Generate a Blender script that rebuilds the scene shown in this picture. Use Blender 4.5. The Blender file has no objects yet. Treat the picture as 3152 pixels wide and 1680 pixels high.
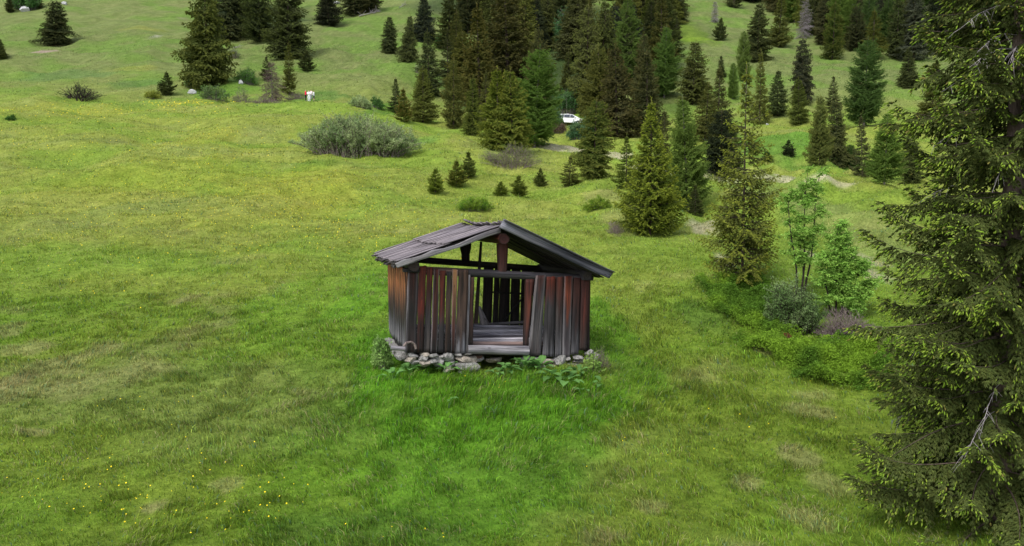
import bpy, bmesh, math, random
import numpy as np
from mathutils import Vector, Matrix

# ------------------------------------------------------------------ camera, sky, sun
scene = bpy.context.scene
FPX = 2251.0                       # focal length in photo pixels (3152 wide)
PITCH = math.radians(4.0)
cd = bpy.data.cameras.new('camera'); cam = bpy.data.objects.new('camera', cd)
scene.collection.objects.link(cam); scene.camera = cam
cd.sensor_width = 36.0; cd.lens = 36.0 * FPX / 3152.0
cd.clip_start = 0.1; cd.clip_end = 3000
cam.location = (0, 0, 0); cam.rotation_euler = (math.radians(90) - PITCH, 0, 0)

SUN_EL, SUN_AZ = math.radians(52), math.radians(215)      # azimuth clockwise from +Y: from behind left
w = bpy.data.worlds.new('World'); scene.world = w; w.use_nodes = True
nt = w.node_tree; nt.nodes.clear()
sky = nt.nodes.new('ShaderNodeTexSky'); sky.sky_type = 'NISHITA'; sky.sun_disc = False
sky.sun_elevation = SUN_EL; sky.sun_rotation = SUN_AZ; sky.air_density = 1.0; sky.dust_density = 4.0; sky.altitude = 1500
hs = nt.nodes.new('ShaderNodeHueSaturation'); hs.inputs['Saturation'].default_value = 0.35
bg = nt.nodes.new('ShaderNodeBackground'); bg.inputs['Strength'].default_value = 0.15
wo = nt.nodes.new('ShaderNodeOutputWorld')
nt.links.new(sky.outputs[0], hs.inputs['Color']); nt.links.new(hs.outputs[0], bg.inputs[0]); nt.links.new(bg.outputs[0], wo.inputs[0])
sd = bpy.data.lights.new('sun', 'SUN'); sun = bpy.data.objects.new('sun', sd); scene.collection.objects.link(sun)
sd.energy = 1.4; sd.angle = math.radians(20); sd.color = (1.0, 0.96, 0.9)
sdir = Vector((math.sin(SUN_AZ) * math.cos(SUN_EL), math.cos(SUN_AZ) * math.cos(SUN_EL), math.sin(SUN_EL)))
sun.rotation_euler = sdir.to_track_quat('Z', 'Y').to_euler()
scene.view_settings.view_transform = 'Standard'; scene.view_settings.look = 'None'
scene.view_settings.exposure = 1.05; scene.view_settings.gamma = 1.0

# ------------------------------------------------------------------ helpers
COL = scene.collection
rng = np.random.default_rng(7)
cp, sp = math.cos(PITCH), math.sin(PITCH)

def tag(o, label=None, cat=None, group=None, kind=None):
    if label: o['label'] = label
    if cat: o['category'] = cat
    if group: o['group'] = group
    if kind: o['kind'] = kind
    return o

def empty(name, loc, rz=0.0, scale=None, rot=None):
    o = bpy.data.objects.new(name, None); COL.objects.link(o)
    o.location = loc; o.rotation_euler = rot if rot is not None else (0, 0, rz); o.empty_display_size = 0.2
    if scale is not None: o.scale = scale
    return o

def mesh_np(name, V, F3=None, F4=None, attrs=None, smooth=False):
    """fast mesh from arrays; attrs: {name:(type, array)} per vertex"""
    me = bpy.data.meshes.new(name)
    V = np.asarray(V, np.float32)
    n3 = 0 if F3 is None else len(F3); n4 = 0 if F4 is None else len(F4)
    me.vertices.add(len(V)); me.vertices.foreach_set('co', V.ravel())
    loops = []
    if n3: loops.append(np.asarray(F3, np.int32).ravel())
    if n4: loops.append(np.asarray(F4, np.int32).ravel())
    L = np.concatenate(loops)
    me.loops.add(len(L)); me.loops.foreach_set('vertex_index', L)
    starts = np.concatenate([np.arange(n3) * 3, n3 * 3 + np.arange(n4) * 4]).astype(np.int32)
    me.polygons.add(n3 + n4); me.polygons.foreach_set('loop_start', starts)
    me.update(calc_edges=True)
    if attrs:
        for k, (ty, arr) in attrs.items():
            a = me.attributes.new(k, ty, 'POINT')
            key = {'FLOAT': 'value', 'FLOAT_COLOR': 'color', 'FLOAT_VECTOR': 'vector'}[ty]
            a.data.foreach_set(key, np.asarray(arr, np.float32).ravel())
    if smooth: me.polygons.foreach_set('use_smooth', np.ones(n3 + n4, bool))
    me.validate(clean_customdata=False)
    return me

def obj(name, me, mat=None, parent=None, loc=None):
    o = bpy.data.objects.new(name, me); COL.objects.link(o)
    if mat is not None and len(me.materials) == 0: me.materials.append(mat)
    if parent is not None: o.parent = parent
    if loc is not None: o.location = loc
    return o

def nrm(a):
    return a / np.maximum(np.linalg.norm(a, axis=-1, keepdims=True), 1e-9)

# value noise
def _h(ix, iy, seed):
    n = (ix.astype(np.int64) * 374761393 + iy.astype(np.int64) * 668265263 + seed * 1274126177) & 0xFFFFFFFF
    n = ((n ^ (n >> 13)) * 1274126177) & 0xFFFFFFFF
    return ((n ^ (n >> 16)) & 0xFFFF) / 65535.0
def vn(x, y, seed=0):
    x = np.asarray(x, float); y = np.asarray(y, float)
    ix = np.floor(x); iy = np.floor(y); fx = x - ix; fy = y - iy
    fx = fx * fx * (3 - 2 * fx); fy = fy * fy * (3 - 2 * fy)
    a = _h(ix, iy, seed); b = _h(ix + 1, iy, seed); c = _h(ix, iy + 1, seed); d = _h(ix + 1, iy + 1, seed)
    return (a * (1 - fx) + b * fx) * (1 - fy) + (c * (1 - fx) + d * fx) * fy
def fbm(x, y, seed=0, o=4):
    r = 0; a = 0.5; t = 0
    for i in range(o):
        r = r + a * vn(x, y, seed + i * 17); t += a; a *= 0.55; x = x * 2.03 + 5.1; y = y * 2.03 + 1.7
    return r / t
def sstep(a, b, x):
    t = np.clip((x - a) / (b - a), 0, 1); return t * t * (3 - 2 * t)

# ------------------------------------------------------------------ terrain
def elev(v):
    q = (840 - np.asarray(v, float)) / FPX
    return (-sp + q * cp) / (cp + q * sp)
NEAR = [(6, 1980), (9.2, 1680), (13, 1345), (17, 1128)]
COLS = {
 -900: NEAR + [(24, 900), (32, 745), (42, 630), (55, 520), (72, 430), (90, 370), (108, 335), (122, 318), (136, 290), (156, 215), (180, 120), (210, 30), (240, -50), (300, -170), (380, -280)],
 300: NEAR + [(24, 900), (32, 745), (42, 630), (55, 520), (72, 430), (90, 370), (108, 334), (120, 323), (132, 303), (150, 235), (176, 137), (205, 50), (235, -30), (300, -160), (380, -260)],
 1000: NEAR + [(24, 900), (32, 745), (42, 635), (55, 525), (64, 475), (78, 420), (92, 378), (108, 345), (120, 330), (135, 311), (155, 250), (180, 165), (210, 70), (240, 0), (300, -120), (380, -220)],
 1300: NEAR + [(24, 895), (32, 740), (42, 640), (52, 560), (62, 490), (75, 420), (88, 384), (100, 372), (115, 350), (135, 300), (155, 235), (180, 165), (210, 80), (245, -10), (300, -120), (380, -220)],
 1576: NEAR + [(24, 888), (32, 745), (40, 660), (50, 590), (58, 520), (66, 478), (75, 458), (90, 440), (110, 405), (125, 375), (150, 310), (180, 220), (210, 130), (250, 30), (300, -60), (380, -180)],
 1750: NEAR + [(24, 888), (32, 758), (40, 680), (50, 610), (60, 545), (68, 492), (76, 464), (90, 440), (105, 408), (115, 385), (130, 345), (160, 260), (200, 150), (250, 40), (300, -40), (380, -150)],
 2050: NEAR + [(22, 950), (26, 820), (30, 725), (38, 650), (48, 590), (60, 545), (75, 500), (92, 450), (110, 410), (130, 360), (150, 300), (180, 200), (210, 130), (250, 40), (300, -40), (380, -140)],
 2400: NEAR + [(20, 1005), (23, 905), (28, 790), (36, 690), (46, 612), (58, 560), (72, 515), (86, 470), (94, 422), (102, 392), (112, 383), (130, 350), (150, 290), (175, 215), (200, 160), (230, 110), (270, 40), (330, -40), (400, -120)],
 2900: NEAR + [(20, 1000), (24, 880), (32, 740), (42, 650), (56, 580), (70, 530), (86, 480), (98, 430), (112, 395), (135, 330), (165, 240), (190, 180), (220, 130), (270, 60), (330, -20), (400, -90)],
 3900: NEAR + [(20, 1000), (24, 880), (32, 740), (42, 650), (56, 580), (70, 530), (86, 480), (98, 430), (112, 395), (135, 330), (165, 240), (190, 180), (220, 130), (270, 60), (330, -20), (400, -90)],
}
_us = sorted(COLS); _ss = np.array([(u - 1576) / FPX for u in _us])
_ly = np.linspace(math.log(6), math.log(400), 420)
_cols = []
for u in _us:
    ys = np.log([a for a, b in COLS[u]]); es = elev([b for a, b in COLS[u]])
    _cols.append(np.interp(_ly, ys, es))
_cols = np.array(_cols)
_sg = np.linspace(-1.1, 1.03, 300)
_G = np.array([np.interp(_sg, _ss, _cols[:, j]) for j in range(len(_ly))]).T     # (s, ly)
def _smooth(A, sig, ax):
    r = int(sig * 3) + 1; k = np.exp(-0.5 * (np.arange(-r, r + 1) / sig) ** 2); k /= k.sum()
    pad = [(0, 0), (0, 0)]; pad[ax] = (r, r); B = np.pad(A, pad, mode='reflect', reflect_type='odd')
    return np.apply_along_axis(lambda m: np.convolve(m, k, 'valid'), ax, B)
_G = _smooth(_smooth(_G, 4.0, 1), 9.0, 0)

HX, HY, HZ, HYAW = (1530 - 1576) / FPX * 16.5, 16.5, -3.2, math.radians(18)
def hut_local(x, y):
    c, s = math.cos(HYAW), math.sin(HYAW); dx, dy = x - HX, y - HY
    return dx * c + dy * s, -dx * s + dy * c
def terr(x, y, bumps=True):
    x = np.asarray(x, float); y = np.asarray(y, float)
    yy = np.clip(y, 9.0, 399); s = np.clip(x / yy, -1.09, 1.02)
    a = (s - _sg[0]) / (_sg[1] - _sg[0]); b = (np.log(yy) - _ly[0]) / (_ly[1] - _ly[0])
    i = np.clip(a.astype(int), 0, len(_sg) - 2); j = np.clip(b.astype(int), 0, len(_ly) - 2); fa = a - i; fb = b - j
    e = (_G[i, j] * (1 - fa) + _G[i + 1, j] * fa) * (1 - fb) + (_G[i, j + 1] * (1 - fa) + _G[i + 1, j + 1] * fa) * fb
    z = e * yy
    z = z + np.where(y < 9, (y - 9) * 0.07, 0) + np.where(y > 399, (y - 399) * 0.35, 0)
    if bumps:
        far = sstep(30, 110, y)
        z = z + (fbm(x / 6.0, y / 6.0, 3, 3) - .5) * (0.30 + 1.1 * sstep(22, 45, y) + 0.5 * far)
        z = z + (fbm(x / 1.3, y / 1.3, 11, 3) - .5) * (0.16 + .25 * far)
        z = z + (fbm(x / 14., y / 22., 31, 2) - .5) * far * 2.6
        md = sstep(24, 45, y); z = z + (1 - np.abs(2 * fbm(x / 9., y / 5., 37, 2) - 1) * 2.2) * .35 * md
        rt = sstep(0.0, .25, x / yy) * sstep(26, 36, y) * (1 - sstep(70, 90, y))
        z = z + (fbm(x / 2.6, y / 2.6, 23, 2) - .45) * rt * 2.0
    # level pad under the hut
    hx, hy = hut_local(x, y)
    m = (1 - sstep(2.1, 2.9, np.abs(hx - .1))) * sstep(-.7, .0, hy) * (1 - sstep(3.0, 4.0, hy))
    z = z * (1 - m) + np.minimum(z, -3.12) * m
    m2 = (1 - sstep(2.4, 3.6, np.abs(hx))) * sstep(-2.6, -.7, hy) * (1 - sstep(.0, .5, hy))
    z = z * (1 - m2) + (-3.36 + .09 * hy) * m2
    return z

def ray(u, v):
    d = np.array([(u - 1576) / FPX, cp + (840 - v) / FPX * sp, -sp + (840 - v) / FPX * cp]); return d
def at(u, v):
    """ground point seen in direction (u,v) of the photograph"""
    d = ray(u, v); ts = np.exp(np.linspace(math.log(7), math.log(420), 1600))
    P = d[None] * ts[:, None]; g = terr(P[:, 0], P[:, 1]) - P[:, 2]
    k = np.where(g > 0)[0]
    if len(k) == 0: k = [len(ts) - 1]
    k = k[0]
    if k > 0:
        f = g[k - 1] / (g[k - 1] - g[k]) if g[k] != g[k - 1] else 0; t = ts[k - 1] + (ts[k] - ts[k - 1]) * f
    else: t = ts[0]
    p = d * t; return float(p[0]), float(p[1]), float(terr(p[0], p[1]))
def pix(x, y, z):
    F = y * cp - z * sp; U = y * sp + z * cp
    return 1576 + FPX * x / F, 840 - FPX * U / F

# ------------------------------------------------------------------ materials
def new_mat(name):
    m = bpy.data.materials.new(name); m.use_nodes = True
    n = m.node_tree; b = n.nodes['Principled BSDF']
    b.inputs['Roughness'].default_value = 0.8
    b.inputs['Specular IOR Level'].default_value = 0.12
    return m, n, b
def N(n, t, **k):
    x = n.nodes.new(t)
    for a, v in k.items(): setattr(x, a, v)
    return x
def mixc(n, fac, a, b, mode='MIX'):
    m = N(n, 'ShaderNodeMix', data_type='RGBA', blend_type=mode); 
    for i, s in ((0, fac), (6, a), (7, b)):
        if hasattr(s, 'links'): n.links.new(s, m.inputs[i])
        else: m.inputs[i].default_value = s if i == 0 else ((*s, 1) if len(s) == 3 else s)
    return m.outputs[2]
def ramp(n, src, pts):
    r = N(n, 'ShaderNodeValToRGB'); n.links.new(src, r.inputs[0])
    while len(r.color_ramp.elements) < len(pts): r.color_ramp.elements.new(0.5)
    for e, (p, c) in zip(r.color_ramp.elements, pts): e.position = p; e.color = (c, c, c, 1) if not hasattr(c, '__len__') else (*c, 1)
    return r.outputs[0]
def noise(n, vec, scale, detail=4, rough=.55):
    t = N(n, 'ShaderNodeTexNoise'); t.inputs['Scale'].default_value = scale; t.inputs['Detail'].default_value = detail; t.inputs['Roughness'].default_value = rough
    if vec is not None: n.links.new(vec, t.inputs['Vector'])
    return t.outputs['Fac']
def simple(name, col, rough=.7, var=0.25, scale=6, metal=0):
    m, n, b = new_mat(name)
    tc = N(n, 'ShaderNodeTexCoord'); f = noise(n, tc.outputs['Object'], scale)
    lo = tuple(c * (1 - var) for c in col); hi = tuple(min(1, c * (1 + var)) for c in col)
    n.links.new(mixc(n, f, lo, hi), b.inputs['Base Color']); b.inputs['Roughness'].default_value = rough; b.inputs['Metallic'].default_value = metal
    return m

def leafy(name, translucent=.3, rough=.7, objcol=False, shoot=None, brown=None):
    """vertex colour foliage: attribute 'col' (own colour) or object colour with shoot attribute 'tone'"""
    m, n, b = new_mat(name)
    if objcol:
        oi = N(n, 'ShaderNodeObjectInfo'); a = N(n, 'ShaderNodeAttribute', attribute_name='tone')
        tc = N(n, 'ShaderNodeTexCoord'); f = noise(n, tc.outputs['Object'], 1.1, 3)
        base = mixc(n, ramp(n, f, [(.3, 0), (.7, 1)]), (.75, .78, .82), (1.3, 1.25, 1.1))
        base = mixc(n, 1.0, oi.outputs['Color'], base, 'MULTIPLY')
        sc = mixc(n, oi.outputs['Random'], shoot, brown)
        mul = N(n, 'ShaderNodeMath', operation='MULTIPLY'); n.links.new(a.outputs['Fac'], mul.inputs[0]); n.links.new(oi.outputs['Alpha'], mul.inputs[1]); mul.use_clamp = True
        col = mixc(n, mul.outputs[0], base, sc)
    else:
        a = N(n, 'ShaderNodeAttribute', attribute_name='col'); col = a.outputs['Color']
    n.links.new(col, b.inputs['Base Color']); b.inputs['Roughness'].default_value = rough
    if translucent:
        tr = N(n, 'ShaderNodeBsdfTranslucent'); n.links.new(col, tr.inputs['Color'])
        mx = N(n, 'ShaderNodeMixShader'); mx.inputs[0].default_value = translucent
        n.links.new(b.outputs[0], mx.inputs[1]); n.links.new(tr.outputs[0], mx.inputs[2]); n.links.new(mx.outputs[0], n.nodes['Material Output'].inputs[0])
    return m
M_needle = leafy('spruce_needles', .12, .75, True, (.26, .32, .04), (.22, .16, .045))
M_larch = leafy('larch_needles', .3, .8, True, (.19, .29, .055), (.21, .28, .06))
M_leaf = leafy('leaves', .35, .65)
M_grass = leafy('grass_blades', .38, .7)

def bark_mat(name, col, scale=14):
    m, n, b = new_mat(name)
    tc = N(n, 'ShaderNodeTexCoord'); mp = N(n, 'ShaderNodeMapping'); mp.inputs['Scale'].default_value = (1, 1, .25)
    n.links.new(tc.outputs['Object'], mp.inputs[0]); f = noise(n, mp.outputs[0], scale, 6, .65)
    n.links.new(mixc(n, ramp(n, f, [(.3, 0), (.7, 1)]), tuple(c * .35 for c in col), tuple(c * 1.5 for c in col)), b.inputs['Base Color'])
    bp = N(n, 'ShaderNodeBump'); bp.inputs['Strength'].default_value = .6; bp.inputs['Distance'].default_value = .03
    n.links.new(f, bp.inputs['Height']); n.links.new(bp.outputs[0], b.inputs['Normal']); b.inputs['Roughness'].default_value = .9
    return m
M_bark = bark_mat('spruce_bark', (.10, .075, .06))
M_barkg = bark_mat('grey_bark', (.16, .14, .13))
M_barkd = bark_mat('dark_stem_bark', (.045, .035, .03))
M_dead = bark_mat('dead_twigs', (.19, .15, .135), 20)
M_deadp = bark_mat('dead_spruce_twigs', (.17, .12, .105), 20)
M_silver = bark_mat('bleached_twigs', (.30, .27, .27), 20)

# weathered timber: attributes wcol (own colour), gco (along, across, id)
def wood_mat():
    m, n, b = new_mat('weathered_timber')
    a = N(n, 'ShaderNodeAttribute', attribute_name='wcol'); g = N(n, 'ShaderNodeAttribute', attribute_name='gco')
    def mapped(sx, sy):
        mp = N(n, 'ShaderNodeMapping'); mp.inputs['Scale'].default_value = (sx, sy, 1); n.links.new(g.outputs['Vector'], mp.inputs[0]); return mp.outputs[0]
    g1 = noise(n, mapped(1.0, 26), 1.0, 8, .68); g2 = noise(n, mapped(.9, 9), 1.0, 4, .6); g3 = noise(n, mapped(2.5, 120), 1.0, 3, .6)
    c = mixc(n, 1.0, a.outputs['Color'], mixc(n, ramp(n, g1, [(.32, 0), (.68, 1)]), (.12, .11, .12), (1.25, 1.2, 1.16)), 'MULTIPLY')
    c = mixc(n, 1.0, c, mixc(n, ramp(n, g2, [(.3, 0), (.7, 1)]), (.6, .62, .68), (1.35, 1.3, 1.25)), 'MULTIPLY')
    c = mixc(n, ramp(n, g3, [(.58, 0), (.66, .55)]), c, (.012, .01, .01))
    vo = N(n, 'ShaderNodeTexVoronoi'); n.links.new(mapped(2.2, 7), vo.inputs['Vector']); vo.inputs['Scale'].default_value = 1
    c = mixc(n, ramp(n, vo.outputs['Distance'], [(.05, .85), (.12, 0)]), c, (.02, .014, .012))
    n.links.new(c, b.inputs['Base Color']); b.inputs['Roughness'].default_value = .72; b.inputs['Specular IOR Level'].default_value = .3
    bp = N(n, 'ShaderNodeBump'); bp.inputs['Strength'].default_value = .7; bp.inputs['Distance'].default_value = .012
    n.links.new(g1, bp.inputs['Height']); n.links.new(bp.outputs[0], b.inputs['Normal'])
    return m
M_wood = wood_mat()
def stone_mat(name, lo, hi):
    m, n, b = new_mat(name)
    tc = N(n, 'ShaderNodeTexCoord'); f = noise(n, tc.outputs['Object'], 7, 8, .65); f2 = noise(n, tc.outputs['Object'], 30, 4)
    c = mixc(n, ramp(n, f, [(.3, 0), (.7, 1)]), lo, hi); c = mixc(n, ramp(n, f2, [(.35, .7), (.5, 0)]), c, (.07, .075, .06))
    n.links.new(c, b.inputs['Base Color']); bp = N(n, 'ShaderNodeBump'); bp.inputs['Distance'].default_value = .03
    n.links.new(f, bp.inputs['Height']); n.links.new(bp.outputs[0], b.inputs['Normal']); b.inputs['Roughness'].default_value = .9
    return m
M_stone = stone_mat('fieldstone', (.10, .098, .095), (.36, .345, .325))
M_stonet = stone_mat('tan_fieldstone', (.13, .11, .09), (.42, .37, .31))

# ------------------------------------------------------------------ meadow colours (world positions)
_patches = []   # (x, y, rx, ry, colour, strength)
def patch(u, v, wu, hv, col, k, cap=99):
    x, y, z = at(u, v); x1, y1, _ = at(u + wu / 2, v); x2, y2, _ = at(u, v - hv / 2); x3, y3, _ = at(u, v + hv / 2)
    _patches.append((x, y, max(abs(x1 - x), .2), min(cap, max(abs(y2 - y3) / 2, .2)), np.array(col), k))
G_BRIGHT = np.array((.095, .228, .014)); G_OLIVE = np.array((.150, .218, .024)); G_YEL = np.array((.208, .250, .042))
G_PALE = np.array((.170, .210, .065)); G_DARK = np.array((.052, .125, .018)); TAN = np.array((.34, .28, .15)); PATH = np.array((.42, .38, .26))
def setup_patches():
    P = patch
    # dry straw patches lower left and right
    for a in [(60, 1075, 190, 60), (150, 1130, 260, 70), (330, 1070, 120, 40), (40, 1180, 120, 60), (90, 1330, 150, 30), (20, 1020, 120, 60), (700, 1490, 90, 60), (480, 1560, 60, 50), (1700, 1300, 80, 40),
              (2360, 1080, 110, 30), (2500, 1270, 160, 60), (2450, 1400, 150, 80), (2560, 1500, 160, 120), (2480, 1600, 160, 70), (2300, 1480, 130, 60), (1850, 1660, 200, 60), (2000, 1560, 120, 50), (1860, 1120, 120, 60), (570, 920, 100, 40), (700, 990, 90, 40)]:
        P(*a, TAN, .34)
    # bare path and dry grass on the right
    for a in [(1680, 442, 110, 22), (1730, 450, 130, 24), (1790, 460, 140, 26), (1850, 472, 140, 28), (1920, 486, 140, 28), (1990, 500, 140, 28), (2060, 516, 150, 26), (2140, 530, 150, 24), (2220, 540, 160, 24), (2290, 544, 160, 24), (2360, 543, 160, 22), (2430, 546, 160, 22), (2500, 552, 160, 24), (2570, 560, 150, 24), (2160, 700, 140, 60), (2230, 800, 60, 60), (2650, 800, 160, 70), (2500, 790, 90, 40), (2700, 850, 120, 60)]:
        P(a[0], a[1], a[2] * .75, a[3] * .8, PATH, .62, 4.5)
    P(1960, 660, 260, 80, TAN * .8, .25); P(1880, 600, 120, 60, TAN * .7, .3); P(1890, 690, 30, 30, (.22, .17, .15), .7)
    P(2650, 700, 500, 250, G_PALE, .55); P(2400, 600, 300, 100, G_PALE, .5)
    # bright bank
    P(2400, 440, 350, 90, (.09, .20, .025), .8); P(2120, 100, 150, 90, (.14, .22, .02), .8); P(2300, 250, 250, 120, (.11, .19, .035), .4)
    # lush green round the hut
    P(1250, 1090, 420, 300, G_BRIGHT, .95); P(1350, 1300, 500, 260, G_BRIGHT, .9); P(1700, 1250, 500, 260, G_BRIGHT, .9); P(1850, 1000, 220, 220, G_BRIGHT, .7)
    P(1450, 1480, 760, 330, G_BRIGHT, .6); P(1300, 1350, 1300, 560, G_BRIGHT, .5); P(1000, 950, 560, 300, G_BRIGHT, .4); P(1150, 900, 260, 160, G_BRIGHT, .6); P(1100, 1650, 700, 160, G_DARK, .45); P(1960, 1150, 200, 150, G_BRIGHT * .9, .6); P(2170, 980, 200, 120, G_DARK, .5)
    # hollows and the wet greener bits on the hill
    P(200, 240, 260, 30, (.07, .15, .04), .5); P(420, 262, 200, 26, (.07, .15, .04), .5); P(700, 268, 260, 60, (.09, .19, .02), .7); P(980, 300, 160, 30, (.07, .16, .03), .6); P(1190, 335, 120, 50, (.08, .19, .02), .7); P(1200, 440, 300, 60, (.09, .19, .04), .5)
    P(1000, 500, 330, 26, G_DARK, .4)
    # floor of the woods, shade between the trees painted in as dark ground colour
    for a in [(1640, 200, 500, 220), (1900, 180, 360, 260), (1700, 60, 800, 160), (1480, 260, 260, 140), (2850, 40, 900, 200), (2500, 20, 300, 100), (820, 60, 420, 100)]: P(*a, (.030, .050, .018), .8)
    # flower tinted meadow
    for a in [(250, 335, 500, 22), (560, 316, 160, 12), (420, 210, 200, 26), (60, 330, 180, 30), (480, 560, 500, 220), (860, 600, 420, 200), (1000, 640, 200, 120), (600, 430, 300, 60), (430, 83, 180, 14), (900, 545, 500, 100)]:
        P(*a, (.27, .28, .035), .28)
    P(140, 158, 85, 10, (.30, .22, .19), .9); P(172, 139, 50, 8, (.12, .06, .05), .95); P(480, 110, 30, 14, (.38, .36, .30), .5); P(330, 197, 50, 6, (.33, .33, .24), .7); P(560, 55, 60, 6, (.2, .16, .12), .4)
def meadow(x, y):
    """own colour of the meadow at ground points"""
    x = np.asarray(x, float); y = np.asarray(y, float); sx = x / np.maximum(y, 9)
    n1 = fbm(x / 2.2, y / 2.2, 41, 4)[..., None]; n2 = fbm(x / 9., y / 7., 51, 4)[..., None]; n3 = fbm(x / .5, y / .5, 61, 3)[..., None]
    near = (1 - sstep(16, 34, y))[..., None]; far = sstep(100, 170, y)[..., None]
    c = G_YEL * (1 - near) + G_OLIVE * near
    c = c * (1 - far) + (G_PALE * .80) * far
    c = c + (G_BRIGHT - c) * sstep(.42, .68, n2) * .38
    c = c + (G_PALE - c) * sstep(.55, .75, 1 - n2) * .4
    c = c + (TAN - c) * sstep(.58, .80, n1) * (.12 + .20 * near)
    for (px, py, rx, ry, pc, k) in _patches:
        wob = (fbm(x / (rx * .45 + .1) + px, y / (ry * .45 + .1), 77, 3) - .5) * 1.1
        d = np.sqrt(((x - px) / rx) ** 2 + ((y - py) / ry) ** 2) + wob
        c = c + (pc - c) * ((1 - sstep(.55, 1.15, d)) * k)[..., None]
    return c * (.70 + .60 * n3)
setup_patches()

def ground():
    n = 680
    t = np.linspace(-1, 1, n); X = np.sinh(t * 4.6) / math.sinh(4.6) * 330
    t = np.linspace(0, 1, 760); Y = 8 + np.where(t > .05, (np.exp((t - .05) / .95 * math.log(440 / 8.)) - 1) * 8, -(.05 - t) / .05 * 40)
    # widen x with distance so detail stays even over the fan
    XX, YY = np.meshgrid(X, Y)
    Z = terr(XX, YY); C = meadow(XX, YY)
    V = np.stack([XX, YY, Z], -1).reshape(-1, 3)
    C4 = np.concatenate([C.reshape(-1, 3), np.ones((len(V), 1))], 1)
    i = np.arange(len(Y) - 1)[:, None] * n + np.arange(n - 1)[None]; i = i.ravel()
    F = np.stack([i, i + 1, i + n + 1, i + n], 1)
    me = mesh_np('ground', V, F4=F, attrs={'col': ('FLOAT_COLOR', C4)}, smooth=True)
    m, nn, b = new_mat('meadow_ground')
    a = N(nn, 'ShaderNodeAttribute', attribute_name='col'); tc = N(nn, 'ShaderNodeTexCoord')
    f1 = noise(nn, tc.outputs['Object'], 6.0, 8, .7); f2 = noise(nn, tc.outputs['Object'], .8, 6, .65)
    c = mixc(nn, 1.0, a.outputs['Color'], mixc(nn, ramp(nn, f1, [(.3, 0), (.7, 1)]), (.50, .55, .45), (1.35, 1.3, 1.4)), 'MULTIPLY')
    c = mixc(nn, 1.0, c, mixc(nn, ramp(nn, f2, [(.3, 0), (.7, 1)]), (.80, .86, .74), (1.16, 1.1, 1.2)), 'MULTIPLY')
    nn.links.new(c, b.inputs['Base Color']); b.inputs['Roughness'].default_value = .95; b.inputs['Specular IOR Level'].default_value = .1
    bp = N(nn, 'ShaderNodeBump'); bp.inputs['Strength'].default_value = .8; bp.inputs['Distance'].default_value = .15
    nn.links.new(f1, bp.inputs['Height']); nn.links.new(bp.outputs[0], b.inputs['Normal'])
    tag(obj('ground', me, m), kind='structure')
ground()
# ------------------------------------------------------------------ the hut
class MB:
    def __init__(s): s.V = []; s.F3 = []; s.F4 = []; s.C = []; s.G = []; s.n = 0; s.k = 0
    def add(s, V, F, C, G):
        V = np.asarray(V, float); s.V.append(V)
        F = np.asarray(F) + s.n; (s.F4 if F.shape[1] == 4 else s.F3).append(F)
        s.C.append(np.broadcast_to(np.asarray(C, float), (len(V), 3))); s.G.append(np.asarray(G, float)); s.n += len(V)
    def build(s, name, mat=None, parent=None):
        me = mesh_np(name, np.concatenate(s.V), np.concatenate(s.F3) if s.F3 else None, np.concatenate(s.F4) if s.F4 else None,
                     {'wcol': ('FLOAT_COLOR', np.concatenate([np.concatenate(s.C), np.ones((s.n, 1))], 1)), 'gco': ('FLOAT_VECTOR', np.concatenate(s.G))})
        return obj(name, me, mat or M_wood, parent)
rw = random.Random(5)
def cramp(cols, t):
    """cols: list of (t, rgb)"""
    ts = [a for a, b in cols]; cs = np.array([b for a, b in cols], float)
    return np.stack([np.interp(t, ts, cs[:, i]) for i in range(3)], -1)
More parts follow.
